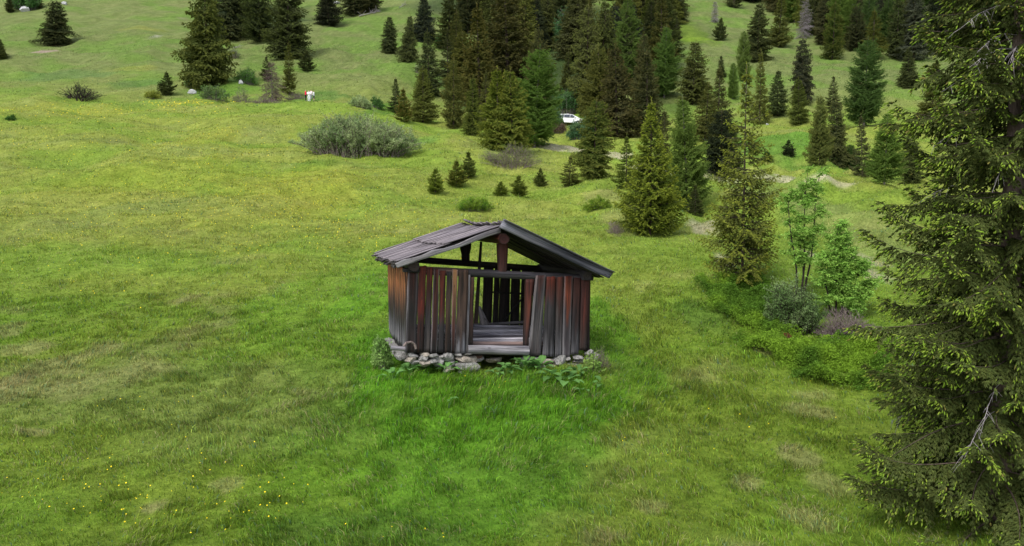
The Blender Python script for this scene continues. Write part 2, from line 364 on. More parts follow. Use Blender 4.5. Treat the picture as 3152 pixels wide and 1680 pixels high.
def board(mb, a, b, wa, wb, side, nrml, th, cols, n=14, wob=.006, warp=.004, edge_light=None, ragged=0):
    """plank from a to b (3D), widths wa, wb along side, thickness th along nrml (front face at a,b; body behind)"""
    a = np.array(a, float); b = np.array(b, float); side = nrm(np.array(side, float)); nr = nrm(np.array(nrml, float))
    L = np.linalg.norm(b - a); n = max(2, n); t = np.linspace(0, 1, n + 1); idn = rw.random() * 50; sd = rw.randrange(9999)
    m = 4                                                  # across
    ax = np.linspace(-.5, .5, m + 1)
    wdt = wa + (wb - wa) * t
    el = (vn(t * L * 3.1, t * 0 + 1, sd) - .5) * 2 * wob; er = (vn(t * L * 3.1, t * 0 + 9, sd) - .5) * 2 * wob
    bow = (vn(t * L * 1.2, t * 0 + 4, sd) - .5) * 2 * warp
    P = a + (b - a) * t[:, None]
    lead = np.zeros((2, m + 1))
    if ragged: lead = (np.array([[rw.random() for _ in range(m + 1)] for _ in range(2)]) - .5) * ragged
    V = []; C = []; G = []
    for f in range(2):
        for i in range(n + 1):
            for j in range(m + 1):
                off = ax[j] * wdt[i] + (el[i] if j == 0 else er[i] if j == m else 0)
                p = P[i] + side * off - nr * (th * f) + nr * bow[i]
                if i == 0: p = p - (b - a) / L * lead[0, j]
                if i == n: p = p + (b - a) / L * lead[1, j]
                cc = cramp(cols, min(1, max(0, t[i] + (vn(np.array([j * 2.3 + idn]), np.array([i * .1]), sd)[0] - .5) * .35)))
                if j == 0 or j == m: cc = cc * .5 + np.array(edge_light) * .5 if edge_light is not None else cc * .55  # plain edges painted darker, standing in for the shaded gaps between boards
                V.append(p); C.append(cc); G.append((t[i] * L, ax[j] * wdt[i] + f * .7, idn))
    F = []; W_ = m + 1; S = (n + 1) * W_
    for i in range(n):
        for j in range(m):
            q = i * W_ + j; F.append((q, q + 1, q + W_ + 1, q + W_)); F.append((S + q, S + q + W_, S + q + W_ + 1, S + q + 1))
        q = i * W_; F.append((q, q + W_, S + q + W_, S + q)); q = i * W_ + m; F.append((q, S + q, S + q + W_, q + W_))
    for j in range(m):
        F.append((j, S + j, S + j + 1, j + 1)); q = n * W_ + j; F.append((q, q + 1, S + q + 1, S + q))
    mb.add(V, F, np.array(C), G)
def log(mb, a, b, r0, r1, cols, n=14, m=12, sq=1.0, endcol=(.12, .06, .04), up=(0, 0, 1), wob=.08):
    a = np.array(a, float); b = np.array(b, float); d = nrm(b - a); u = nrm(np.cross(d, np.array(up, float))); v = np.cross(u, d)
    L = np.linalg.norm(b - a); idn = rw.random() * 50; sd = rw.randrange(9999); V = []; C = []; G = []
    t = np.linspace(0, 1, n + 1)
    for i in range(n + 1):
        r = r0 + (r1 - r0) * t[i]
        for j in range(m):
            th = 2 * math.pi * j / m
            k = 1 + (vn(np.array([t[i] * L * 2.2]), np.array([j * .9]), sd)[0] - .5) * 2 * wob
            V.append(a + (b - a) * t[i] + u * math.cos(th) * r * k + v * math.sin(th) * r * k * sq)
            C.append(cramp(cols, t[i])); G.append((t[i] * L, j / m * 2 * math.pi * r, idn))
    F = [(i * m + j, i * m + (j + 1) % m, (i + 1) * m + (j + 1) % m, (i + 1) * m + j) for i in range(n) for j in range(m)]
    mb.add(V, F, np.array(C), G)
    for e, ctr in ((0, a), (n, b)):
        ring = [V[e * m + j] for j in range(m)]
        VV = ring + [np.array(ctr)]; GG = [(p[0] * .1, np.linalg.norm(p - ctr) * 1.5, idn) for p in ring] + [(0, 0, idn)]
        FF = [(j, (j + 1) % m, m) if e else ((j + 1) % m, j, m) for j in range(m)]
        mb.add(VV, FF, np.array(endcol), GG)

hut = empty('timber_hut', (HX, HY, HZ), HYAW)
tag(hut, 'small dark weathered timber hut with open doorway and board roof, standing in the meadow', 'hut')
_hc, _hs = math.cos(HYAW), math.sin(HYAW)
def q(zx, zy, Y):
    u = 1100 + zx / 2.4082; v = 650 + zy / 2.4088; d = ray(u, v)
    t = (Y + (-_hs * HX + _hc * HY)) / (-_hs * d[0] + _hc * d[1]); p = d * t - np.array([HX, HY, 0])
    return np.array([p[0] * _hc + p[1] * _hs, Y, p[2] - HZ])
BLK = (.022, .017, .016); DRED = (.075, .020, .014); RED = (.20, .035, .016); ORG = (.40, .20, .09); BRN = (.10, .055, .035)
SLV = (.25, .25, .27); DBL = (.044, .041, .046); GRY = (.13, .124, .128)
XX_, ZZ_, YY_ = (1, 0, 0), (0, 0, 1), (0, -1, 0)
# front walls: (xl,xr,ytop, xl2,xr2,ybot, colours top..bottom)
left_planks = [
 (374, 452, 452, 352, 438, 1045, [(0, DRED), (.4, BLK), (1, (.045, .03, .03))]),
 (456, 515, 404, 436, 489, 1046, [(0, RED), (.45, (.22, .03, .014)), (.55, DRED), (1, BLK)]),
 (517, 563, 418, 488, 540, 1042, [(0, RED), (.25, DRED), (.6, DBL), (1, (.08, .07, .07))]),
 (567, 608, 430, 541, 594, 1050, [(0, (.15, .03, .02)), (.5, DRED), (1, BLK)]),
 (612, 656, 440, 598, 643, 1048, [(0, RED), (.3, (.16, .03, .018)), (.7, DBL), (1, DBL)]),
 (663, 701, 446, 645, 690, 1050, [(0, DBL), (.2, (.12, .08, .06)), (.6, BRN), (1, BLK)]),
 (704, 746, 432, 692, 722, 1050, [(0, ORG), (.25, ORG), (.4, (.16, .08, .05)), (.7, DRED), (1, BLK)]),
 (752, 826, 432, 724, 806, 1056, [(0, BRN), (.5, (.12, .075, .055)), (.85, (.06, .045, .045)), (1, (.30, .31, .35))]),
]
right_planks = [
 (1324, 1398, 476, 1262, 1362, 1073, [(0, (.11, .04, .03)), (.3, DBL), (.8, GRY), (1, (.13, .11, .11))]),
 (1403, 1470, 484, 1370, 1462, 1079, [(0, RED), (.12, (.15, .035, .02)), (.35, DBL), (.7, DBL), (1, SLV)]),
 (1474, 1530, 486, 1466, 1515, 1080, [(0, (.13, .035, .022)), (.4, (.06, .035, .03)), (.8, GRY), (1, SLV)]),
 (1534, 1598, 480, 1519, 1576, 1084, [(0, RED), (.35, (.20, .05, .02)), (.5, DBL), (.8, (.08, .07, .08)), (1, SLV)]),
 (1604, 1658, 492, 1581, 1640, 1062, [(0, DRED), (.4, (.07, .03, .025)), (.7, DBL), (1, SLV)]),
 (1662, 1722, 500, 1645, 1700, 1030, [(0, (.11, .025, .018)), (.5, DRED), (1, (.06, .045, .04))]),
]
def plank_wall(name, pl, label=None):
    mb = MB()
    for k, (a, b, yt, a2, b2, yb, cols) in enumerate(pl):
        Y = -.004 - .012 * (k % 2)
        p0 = q((a + b) / 2, yt, Y); p1 = q((a2 + b2) / 2, yb, Y)
        w0 = abs(q(b, yt, Y)[0] - q(a, yt, Y)[0]) - .007; w1 = abs(q(b2, yb, Y)[0] - q(a2, yb, Y)[0]) - .007; cols = [(t_, np.array(c_) * (.62 if a < 700 else .72)) for t_, c_ in cols]
        board(mb, p0, p1, w0, w1, XX_, YY_, .028, cols, n=22, edge_light=SLV if k % 3 == 0 else None, ragged=.02)
    o = mb.build(name, None, hut)
    if label: o['label'] = label
    return o
plank_wall('front_wall', left_planks, 'left front wall of red, tan and black planks')
plank_wall('front_wall', right_planks, 'right front wall of grey and red planks')
# narrow light edge board beside the doorway, door posts, threshold, lintel
mb = MB(); board(mb, q(832, 470, -.03), q(814, 1052, -.03), .045, .05, XX_, YY_, .03, [(0, GRY), (.4, (.2, .2, .22)), (1, GRY)], n=20); mb.build('edge_board', None, hut)
mb = MB(); board(mb, q(851, 488, .02), q(837, 995, .02), .10, .11, XX_, YY_, .10, [(0, BRN), (.3, (.10, .04, .03)), (1, BLK)], n=18); mb.build('door_post', None, hut)
mb = MB(); board(mb, q(1280, 504, .02), q(1252, 1005, .02), .19, .10, XX_, YY_, .11, [(0, DRED), (.25, (.12, .03, .018)), (.5, (.09, .03, .02)), (1, (.035, .022, .022))], n=18); mb.build('door_post', None, hut)
mb = MB(); log(mb, q(815, 1023, -.01), q(1265, 1034, -.01), .098, .112, [(0, SLV), (.5, (.33, .33, .36)), (1, (.27, .27, .30))], 20, 14, endcol=GRY); mb.build('threshold', None, hut)
mb = MB(); log(mb, q(470, 438, .10), q(1700, 498, .10), .088, .095, [(0, (.22, .13, .09)), (.25, DBL), (.6, (.075, .07, .08)), (1, DBL)], 26, 14); mb.build('lintel', None, hut)
# corner posts
for (zx, yt, yb) in ((385, 452, 1010), (1712, 500, 1040)):
    mb = MB(); board(mb, q(zx, yt, .06), q(zx - 6, yb, .06), .12, .12, XX_, YY_, .12, [(0, DRED), (1, BLK)], n=10); mb.build('corner_post', None, hut)
# wall plates (side logs), ridge beam, saddles
LB = 2.9
pl = q(420, 405, -.16); pr = q(1708, 477, -.12); rb = q(1088, 205, -.28)
PCL = [(0, DBL), (.5, BLK), (1, BLK)]
mb = MB(); log(mb, pl, (pl[0], LB + .2, pl[2] + .0), .125, .12, PCL, 12, 14, endcol=(.05, .035, .03)); mb.build('wall_plate', None, hut)
mb = MB(); log(mb, pr, (pr[0], LB + .2, pr[2]), .115, .11, PCL, 12, 14, endcol=(.045, .035, .035)); mb.build('wall_plate', None, hut)
mb = MB(); log(mb, rb, (rb[0], LB + .45, rb[2] + .02), .12, .11, [(0, (.10, .025, .02)), (1, BLK)], 12, 14, endcol=(.05, .012, .010)); mb.build('ridge_beam', None, hut)
for (x0, x1, y0, y1) in ((345, 462, 424, 456), (1668, 1750, 478, 522)):
    mb = MB(); a = q(x0, (y0 + y1) / 2, -.07); b = q(x1, (y0 + y1) / 2 + 1, -.07); board(mb, a, b, .09, .10, ZZ_, YY_, .20, [(0, DBL), (1, BLK)], n=6, wob=.01); mb.build('corner_saddle', None, hut)
# king posts
def king(zx, yt, yb, wt, wm, wb, Y, cols, th=.09):
    mb = MB(); a = q(zx, yt, Y); b = q(zx, yb, Y); n = 10; V = []; C = []; G = []
    for i in range(n + 1):
        t = i / n; w = np.interp(t, [0, .3, .6, 1], [wt, wt * .96, wm, wb]) * .00304 / 2; p = a + (b - a) * t; bev = w * .3
        for (dx, dy) in ((-w + bev, 0), (w - bev, 0), (w, .03), (w, th), (-w, th), (-w, .03)): V.append(p + np.array([dx, dy, 0])); C.append(cramp(cols, t)); G.append((t * .6, dx + dy, zx))
    F = [(i * 6 + j, i * 6 + (j + 1) % 6, (i + 1) * 6 + (j + 1) % 6, (i + 1) * 6 + j) for i in range(n) for j in range(6)]
    mb.add(V, F, np.array(C), G)
    return mb.build('king_post', None, hut)
king(1080, 240, 448, 86, 76, 66, .03, [(0, (.07, .016, .012)), (.5, (.065, .018, .014)), (1, (.05, .02, .018))])
king(806, 232, 378, 100, 70, 72, LB - .02, [(0, BLK), (1, BLK)])
mb = MB(); log(mb, q(300, 348, LB), q(1540, 440, LB), .085, .085, [(0, BLK), (1, BLK)], 16, 10); mb.build('tie_beam', None, hut)
mb = MB(); log(mb, q(917, 225, 1.5), q(878, 832, 1.5), .032, .055, [(0, BLK), (.5, (.05, .035, .035)), (1, (.09, .06, .055))], 16, 8, up=(1, 0, 0)); mb.build('pole', None, hut)
# back wall
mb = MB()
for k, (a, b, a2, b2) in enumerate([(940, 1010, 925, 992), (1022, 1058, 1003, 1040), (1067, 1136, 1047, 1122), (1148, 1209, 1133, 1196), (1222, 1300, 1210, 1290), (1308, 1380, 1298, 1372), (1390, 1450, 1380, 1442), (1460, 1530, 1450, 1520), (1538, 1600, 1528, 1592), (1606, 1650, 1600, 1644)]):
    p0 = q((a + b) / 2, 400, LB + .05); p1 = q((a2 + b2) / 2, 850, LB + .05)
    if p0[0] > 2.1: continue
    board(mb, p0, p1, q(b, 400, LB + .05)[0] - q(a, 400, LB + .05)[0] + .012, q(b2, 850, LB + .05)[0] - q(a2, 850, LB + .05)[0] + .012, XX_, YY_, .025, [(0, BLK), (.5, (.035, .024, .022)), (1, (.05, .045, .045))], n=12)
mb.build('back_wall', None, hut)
mb = MB(); board(mb, q(995, 600, LB), q(1400, 620, LB), .05, .05, ZZ_, YY_, .03, [(0, BLK), (1, (.04, .035, .035))], n=6); mb.build('wall_rail', None, hut)
mb = MB(); board(mb, q(1240, 625, LB - .2), q(1080, 822, LB - .2), .06, .06, (0, 0, 1), YY_, .03, [(0, DBL), (1, DBL)], n=6); mb.build('brace', None, hut)
# side walls
mb = MB(); X0 = q(374, 455, 0)[0] - .02; nL = 17
for k in range(nL):
    ya = .03 + (LB - .03) * k / nL; yb2 = .03 + (LB - .03) * (k + 1) / nL - .012; yc = (ya + yb2) / 2
    zt = q(374, 452, 0)[2] + .05 + .03 * rw.random(); zb = .26 + .08 * rw.random() + .10 * k / nL
    wv = rw.random() * .12
    cc = [(0, (.20, .07, .035)), (.12, (.42 + wv, .18, .07)), (.26, (.38, .15, .055)), (.36 + wv, (.09, .04, .03)), (.65, BLK), (.82, (.13, .13, .15)), (1, SLV)]
    board(mb, (X0 - .008 * (k % 2), yc, zt), (X0 + .02 - .008 * (k % 2), yc, zb), yb2 - ya, yb2 - ya, (0, 1, 0), (-1, 0, 0), .026, cc, n=22, wob=.004)
o = mb.build('side_wall', None, hut); o['label'] = 'left side wall, orange above and bleached grey at the foot'
mb = MB(); X1 = q(1718, 500, 0)[0]; nR = 15
for k in range(nR):
    ya = .03 + (LB - .03) * k / nR; yb2 = .03 + (LB - .03) * (k + 1) / nR - .014; yc = (ya + yb2) / 2
    board(mb, (X1, yc, q(1718, 500, 0)[2] + .04), (X1 - .03, yc, .22), yb2 - ya, yb2 - ya, (0, 1, 0), (1, 0, 0), .026, [(0, (.11, .04, .03)), (.5, DBL), (1, SLV)], n=10, wob=.004)
mb.build('side_wall', None, hut)
# floor logs
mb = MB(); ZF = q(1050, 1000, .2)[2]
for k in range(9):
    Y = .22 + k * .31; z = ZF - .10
    board(mb, (X0 + .1, Y, z), (X1 - .12, Y, z - .02), .29, .29, (0, 1, 0), (0, 0, 1), .06, [(0, BLK), (1, BLK)], n=20, wob=.02, warp=.01)  # near-black colour stands in for the shade in the gaps between the logs
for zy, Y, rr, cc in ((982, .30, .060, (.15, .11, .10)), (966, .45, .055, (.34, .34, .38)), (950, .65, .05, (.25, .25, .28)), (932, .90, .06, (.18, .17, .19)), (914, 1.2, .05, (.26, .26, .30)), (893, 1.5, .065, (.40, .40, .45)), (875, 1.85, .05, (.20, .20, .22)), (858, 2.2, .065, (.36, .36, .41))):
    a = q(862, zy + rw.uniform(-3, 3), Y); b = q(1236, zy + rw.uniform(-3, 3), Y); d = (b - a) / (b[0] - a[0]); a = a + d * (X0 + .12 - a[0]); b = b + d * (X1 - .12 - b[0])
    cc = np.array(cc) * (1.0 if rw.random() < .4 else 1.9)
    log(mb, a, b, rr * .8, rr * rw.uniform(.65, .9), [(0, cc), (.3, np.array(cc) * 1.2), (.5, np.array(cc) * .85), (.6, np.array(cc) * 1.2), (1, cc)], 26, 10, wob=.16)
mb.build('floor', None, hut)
mb = MB(); log(mb, q(845, 842, 2.55), q(1245, 822, 2.55), .03, .038, [(0, SLV), (1, (.36, .35, .37))], 14, 9, endcol=SLV); mb.build('floor_beam', None, hut)
# joists so nothing floats
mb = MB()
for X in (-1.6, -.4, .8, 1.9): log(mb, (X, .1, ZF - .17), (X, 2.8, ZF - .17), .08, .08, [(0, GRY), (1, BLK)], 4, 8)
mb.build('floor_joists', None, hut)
# sill end and root at the left corner
mb = MB(); log(mb, q(250, 1012, .25), q(372, 1020, .1), .055, .05, [(0, SLV), (1, (.3, .29, .32))], 8, 8, endcol=SLV); mb.build('sill_log', None, hut)
mb = MB(); pts = [(345, 1000), (365, 975), (400, 968), (425, 985), (434, 1020)]
for i in range(4): log(mb, q(*pts[i], -.10), q(*pts[i + 1], -.10), .03, .026, [(0, (.30, .24, .22)), (1, (.30, .24, .22))], 3, 7)
mb.build('curved_root', None, hut)

# roof -------------------------------------------------------------
eL = q(292, 372, -.33); rL = q(1062, 112, -.33); rR = q(1085, 72, -.36); eR = q(1880, 470, -.36)
YB = 3.35
def slope(mb, ridge, eave, y0, y1, courses, cols_fn, sag=.05, nb=23):
    d2 = np.array([eave[0] - ridge[0], 0, eave[2] - ridge[2]]); nr = nrm(np.cross(d2, (0, 1, 0))); nr = nr if nr[2] > 0 else -nr
    for (t0, t1, lift) in courses:
        y = y0
        while y < y1 - .03:
            wdt = (y1 - y0) / nb * rw.uniform(.7, 1.35); yc = y + wdt / 2
            tt = (yc - y0) / (y1 - y0); dz = -sag * math.sin(math.pi * tt) * 1.0 + (.03 if tt > .85 else 0)
            ja, jb = rw.uniform(-.012, .012), rw.uniform(-.02, .02)
            a = np.array([ridge[0], yc, ridge[2]]) + d2 * (t0 + ja) + nr * (lift + rw.uniform(0, .02)) + np.array([0, 0, dz])
            b = np.array([ridge[0], yc, ridge[2]]) + d2 * (t1 + jb) + nr * (lift + rw.uniform(0, .02)) + np.array([0, 0, dz * .5])
            board(mb, a, b, wdt * 1.12, wdt * 1.12, (0, 1, 0), nr, .022, cols_fn(), n=16, wob=.018, warp=.014, ragged=.05)
            y += wdt
    return nr
def rcol():
    k = rw.uniform(.75, 1.2); base = np.array((.33, .30, .33)) * k
    if rw.random() < .2: base = base * .6
    return [(0, base * .85), (.3, base), (.7, base * 1.05), (1, base * .9)]
mb = MB(); slope(mb, rL, eL, -.30, YB, [(-.0, .54, .035), (.48, 1.0, .0)], rcol, nb=24); roofL = mb.build('roof', None, hut); roofL['label'] = 'left roof slope of pale grey split boards'
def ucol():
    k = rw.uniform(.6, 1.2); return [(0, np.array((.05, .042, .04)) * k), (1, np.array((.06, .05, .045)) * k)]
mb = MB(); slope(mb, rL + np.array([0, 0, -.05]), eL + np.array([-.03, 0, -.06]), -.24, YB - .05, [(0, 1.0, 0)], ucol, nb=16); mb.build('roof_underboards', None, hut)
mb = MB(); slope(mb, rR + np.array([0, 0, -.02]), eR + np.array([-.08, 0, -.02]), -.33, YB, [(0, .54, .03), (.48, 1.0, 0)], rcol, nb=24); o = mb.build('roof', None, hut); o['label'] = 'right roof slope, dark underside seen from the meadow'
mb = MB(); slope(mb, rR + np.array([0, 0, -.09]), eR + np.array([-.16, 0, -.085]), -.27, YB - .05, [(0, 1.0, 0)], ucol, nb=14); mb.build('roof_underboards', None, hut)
# rafters and loose ends under the left eave
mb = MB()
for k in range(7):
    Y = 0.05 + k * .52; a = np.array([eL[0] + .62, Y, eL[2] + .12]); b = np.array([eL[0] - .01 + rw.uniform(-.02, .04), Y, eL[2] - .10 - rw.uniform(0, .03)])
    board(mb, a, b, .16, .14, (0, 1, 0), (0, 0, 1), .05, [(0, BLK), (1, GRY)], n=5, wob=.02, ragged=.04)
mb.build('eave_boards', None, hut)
mb = MB()
for sx, rd, ed in ((-1, rL, eL), (1, rR, eR)):
    for Y in (.25, 1.5, 2.75):
        a = np.array([rd[0] + sx * .05, Y, rd[2] - .16]); b = np.array([ed[0] - sx * .25, Y, ed[2] - .03])
        log(mb, a, b, .05, .05, [(0, BLK), (1, DBL)], 8, 7)
mb.build('rafters', None, hut)
# bargeboards
def bez(P, n):
    P = np.array(P); t = np.linspace(0, 1, len(P)); tt = np.linspace(0, 1, n); return np.stack([np.interp(tt, t, P[:, i]) for i in range(P.shape[1])], -1)
def barge(top, bot, Y, cols, th, name):
    mb = MB(); n = 26; T = bez(top, n); B_ = bez(bot, n)
    V = []; C = []; G = []; idn = rw.random() * 40; L = 0
    m = 5
    for f in range(2):
        for i in range(n):
            for j in range(m):
                k = j / (m - 1); z = T[i] * (1 - k) + B_[i] * k
                wob = (vn(np.array([i * .7]), np.array([3.0]), 5)[0] - .5) * 3 * (k if j else 0)
                p = q(z[0], z[1] + wob, Y) + np.array([0, th * f, 0]); V.append(p); C.append(cramp(cols, i / (n - 1)) * (1.25 if j == 0 else 1)); G.append((i * .1, k * .2 + f * .5, idn))
    F = []; S = n * m
    for i in range(n - 1):
        for j in range(m - 1):
            a = i * m + j; F += [(a, a + 1, a + m + 1, a + m), (S + a, S + a + m, S + a + m + 1, S + a + 1)]
        a = i * m; F.append((a, a + m, S + a + m, S + a)); a = i * m + m - 1; F.append((a, S + a, S + a + m, a + m))
    for j in range(m - 1):
        F.append((j, S + j, S + j + 1, j + 1)); a = (n - 1) * m + j; F.append((a, a + 1, S + a + 1, S + a))
    mb.add(V, F, np.array(C), G); return mb.build(name, None, hut)
LG = (.34, .34, .36)
barge([(1065, 118), (960, 150), (850, 193), (740, 245), (640, 275), (560, 285), (480, 325), (410, 345), (340, 358), (282, 388)],
      [(1062, 158), (960, 190), (850, 232), (760, 268), (680, 292), (600, 318), (500, 352), (430, 375), (370, 398), (296, 420)], -.37,
      [(0, (.13, .12, .13)), (.4, LG), (.7, (.28, .27, .28)), (1, (.36, .36, .37))], .03, 'bargeboard')
barge([(1088, 58), (1480, 256), (1720, 372), (1900, 450)], [(1052, 120), (1250, 215), (1480, 322), (1700, 430), (1868, 498)], -.40,
      [(0, (.22, .23, .27)), (.2, (.16, .165, .19)), (.4, (.07, .075, .095)), (.7, (.075, .08, .10)), (1, (.20, .21, .25))], .03, 'bargeboard')
mb = MB(); a = q(1088, 57, -.415); b = q(1902, 448, -.415)
board(mb, a, b, .13, .13, (0, 1, 0), (.4, 0, .9), .022, [(0, (.28, .28, .31)), (.5, (.14, .15, .17)), (1, (.34, .35, .38))], n=24, wob=.004)
mb.build('cap_board', None, hut)
# leaning pale board inside
mb = MB(); board(mb, q(903, 704, 2.1), q(948, 846, 2.3), .065, .26, XX_, YY_, .03, [(0, (.62, .60, .62)), (1, (.55, .53, .54))], n=8, wob=.003)
lb = mb.build('loose_board', M_wood); lb.parent = None
lb.matrix_world = hut.matrix_world
lb.location = (HX, HY, HZ); lb.rotation_euler = (0, 0, HYAW)
tag(lb, 'pale whitish loose board leaning inside the hut behind the doorway', 'board')

# stone footing ----------------------------------------------------
def stone(seed, sx, sy, sz, flat=.35):
    bm = bmesh.new(); bmesh.ops.create_icosphere(bm, subdivisions=3, radius=1.0)
    r = np.random.default_rng(seed); pl_ = nrm(r.normal(size=(15, 3)) * np.array([1, 1, .8])); ds = r.uniform(.50, .82, 15); sx /= .8; sy /= .8; sz /= .85
    for v in bm.verts:
        p = np.array(v.co); 
        for nn_, d_ in zip(pl_, ds):
            k = p @ nn_
            if k > d_: p = p - nn_ * (k - d_)
        p = p * (1 + .05 * (vn(np.array([p[0] * 4 + seed]), np.array([p[1] * 4 + p[2] * 3]), seed)[0] - .5))
        v.co = (p[0] * sx, p[1] * sy, p[2] * sz)
    me = bpy.data.meshes.new('foundation_stone'); bm.to_mesh(me); bm.free(); return me
ST = [(405, 1068, 70, 30), (500, 1056, 74, 24), (487, 1088, 62, 44), (563, 1073, 82, 32), (560, 1106, 76, 36), (498, 1124, 74, 50), (622, 1080, 50, 26), (678, 1080, 76, 60), (606, 1118, 92, 66),
      (795, 1094, 152, 62), (748, 1058, 64, 16), (800, 1155, 164, 66), (790, 1194, 110, 26), (395, 1096, 80, 26), (430, 1120, 80, 30), (690, 1130, 70, 40), (815, 1060, 70, 14), (680, 1170, 90, 40),
      (1240, 1090, 96, 22), (1226, 1113, 84, 26), (1330, 1092, 66, 26), (1410, 1106, 84, 36), (1502, 1110, 124, 64), (1632, 1080, 84, 28), (1645, 1111, 112, 30), (1450, 1150, 100, 32), (1625, 1153, 150, 50),
      (1560, 1092, 50, 30), (1240, 1136, 80, 24), (1330, 1122, 90, 32), (1620, 1190, 140, 26), (1722, 1046, 66, 46), (1764, 1082, 70, 50), (1530, 1165, 90, 36), (1720, 1100, 70, 40), (1360, 1160, 90, 36),
      (900, 1090, 110, 36), (1010, 1100, 120, 36)]
for i, (zx, zy, ww, hh) in enumerate(ST):
    dk = 900 <= zx <= 1130
    Y = (.22 if dk else .02 + .05 * rw.random() - (.06 if zy > 1140 else 0)); p = q(zx, zy, Y)
    o = obj('foundation_stone', stone(100 + i, ww * .00304 * .56, .15, hh * .00304 * .64), M_stonet if i % 4 == 1 else M_stone, hut, tuple(p))
    o.rotation_euler = (rw.uniform(-.1, .1), rw.uniform(-.12, .12), rw.uniform(-.2, .2))
for k in range(1, 9):      # footing along the side walls
    for X in (X0, X1 - .05):
        o = obj('foundation_stone', stone(300 + k, .16, .2, .10), M_stone, hut, (X + rw.uniform(-.03, .03), .3 + k * .32, .12 + rw.uniform(-.03, .03)))

# ------------------------------------------------------------------ conifers
def kites(P, D, L, W, r, cross=True, roll=None):
    """twig cards: kite quads from P along D, length L, width W; two crossed per twig"""
    n = len(P); rnd = r.normal(size=(n, 3)); S = nrm(np.cross(D, rnd)); out = []
    for s in ([S, nrm(np.cross(D, S))] if cross else [S]):
        a = P; b = P + D * (L * .45)[:, None] + s * (W * .5)[:, None]; c = P + D * L[:, None]; d = P + D * (L * .45)[:, None] - s * (W * .5)[:, None]
        out.append(np.stack([a, b, c, d], 1))
    return np.concatenate(out).reshape(-1, 3)
def tube_path(P, R, m=6):
    """tube along polyline P with radii R -> V,F4"""
    P = np.array(P, float); n = len(P); T = np.gradient(P, axis=0); T = nrm(T); up = np.array([.31, .17, .93]); U = nrm(np.cross(T, up + 1e-4)); W_ = np.cross(T, U)
    th = np.arange(m) * 2 * math.pi / m
    V = P[:, None] + (U[:, None] * np.cos(th)[None, :, None] + W_[:, None] * np.sin(th)[None, :, None]) * np.array(R)[:, None, None]
    i = (np.arange(n - 1)[:, None] * m + np.arange(m)[None]); j = (np.arange(n - 1)[:, None] * m + (np.arange(m)[None] + 1) % m)
    F = np.stack([i, j, j + m, i + m], -1).reshape(-1, 4)
    return V.reshape(-1, 3), F
def tubes(lst, m=5):
    Vs = []; Fs = []; n = 0
    for P, R in lst:
        V, F = tube_path(P, R, m); Vs.append(V); Fs.append(F + n); n += len(V)
    return np.concatenate(Vs), np.concatenate(Fs)
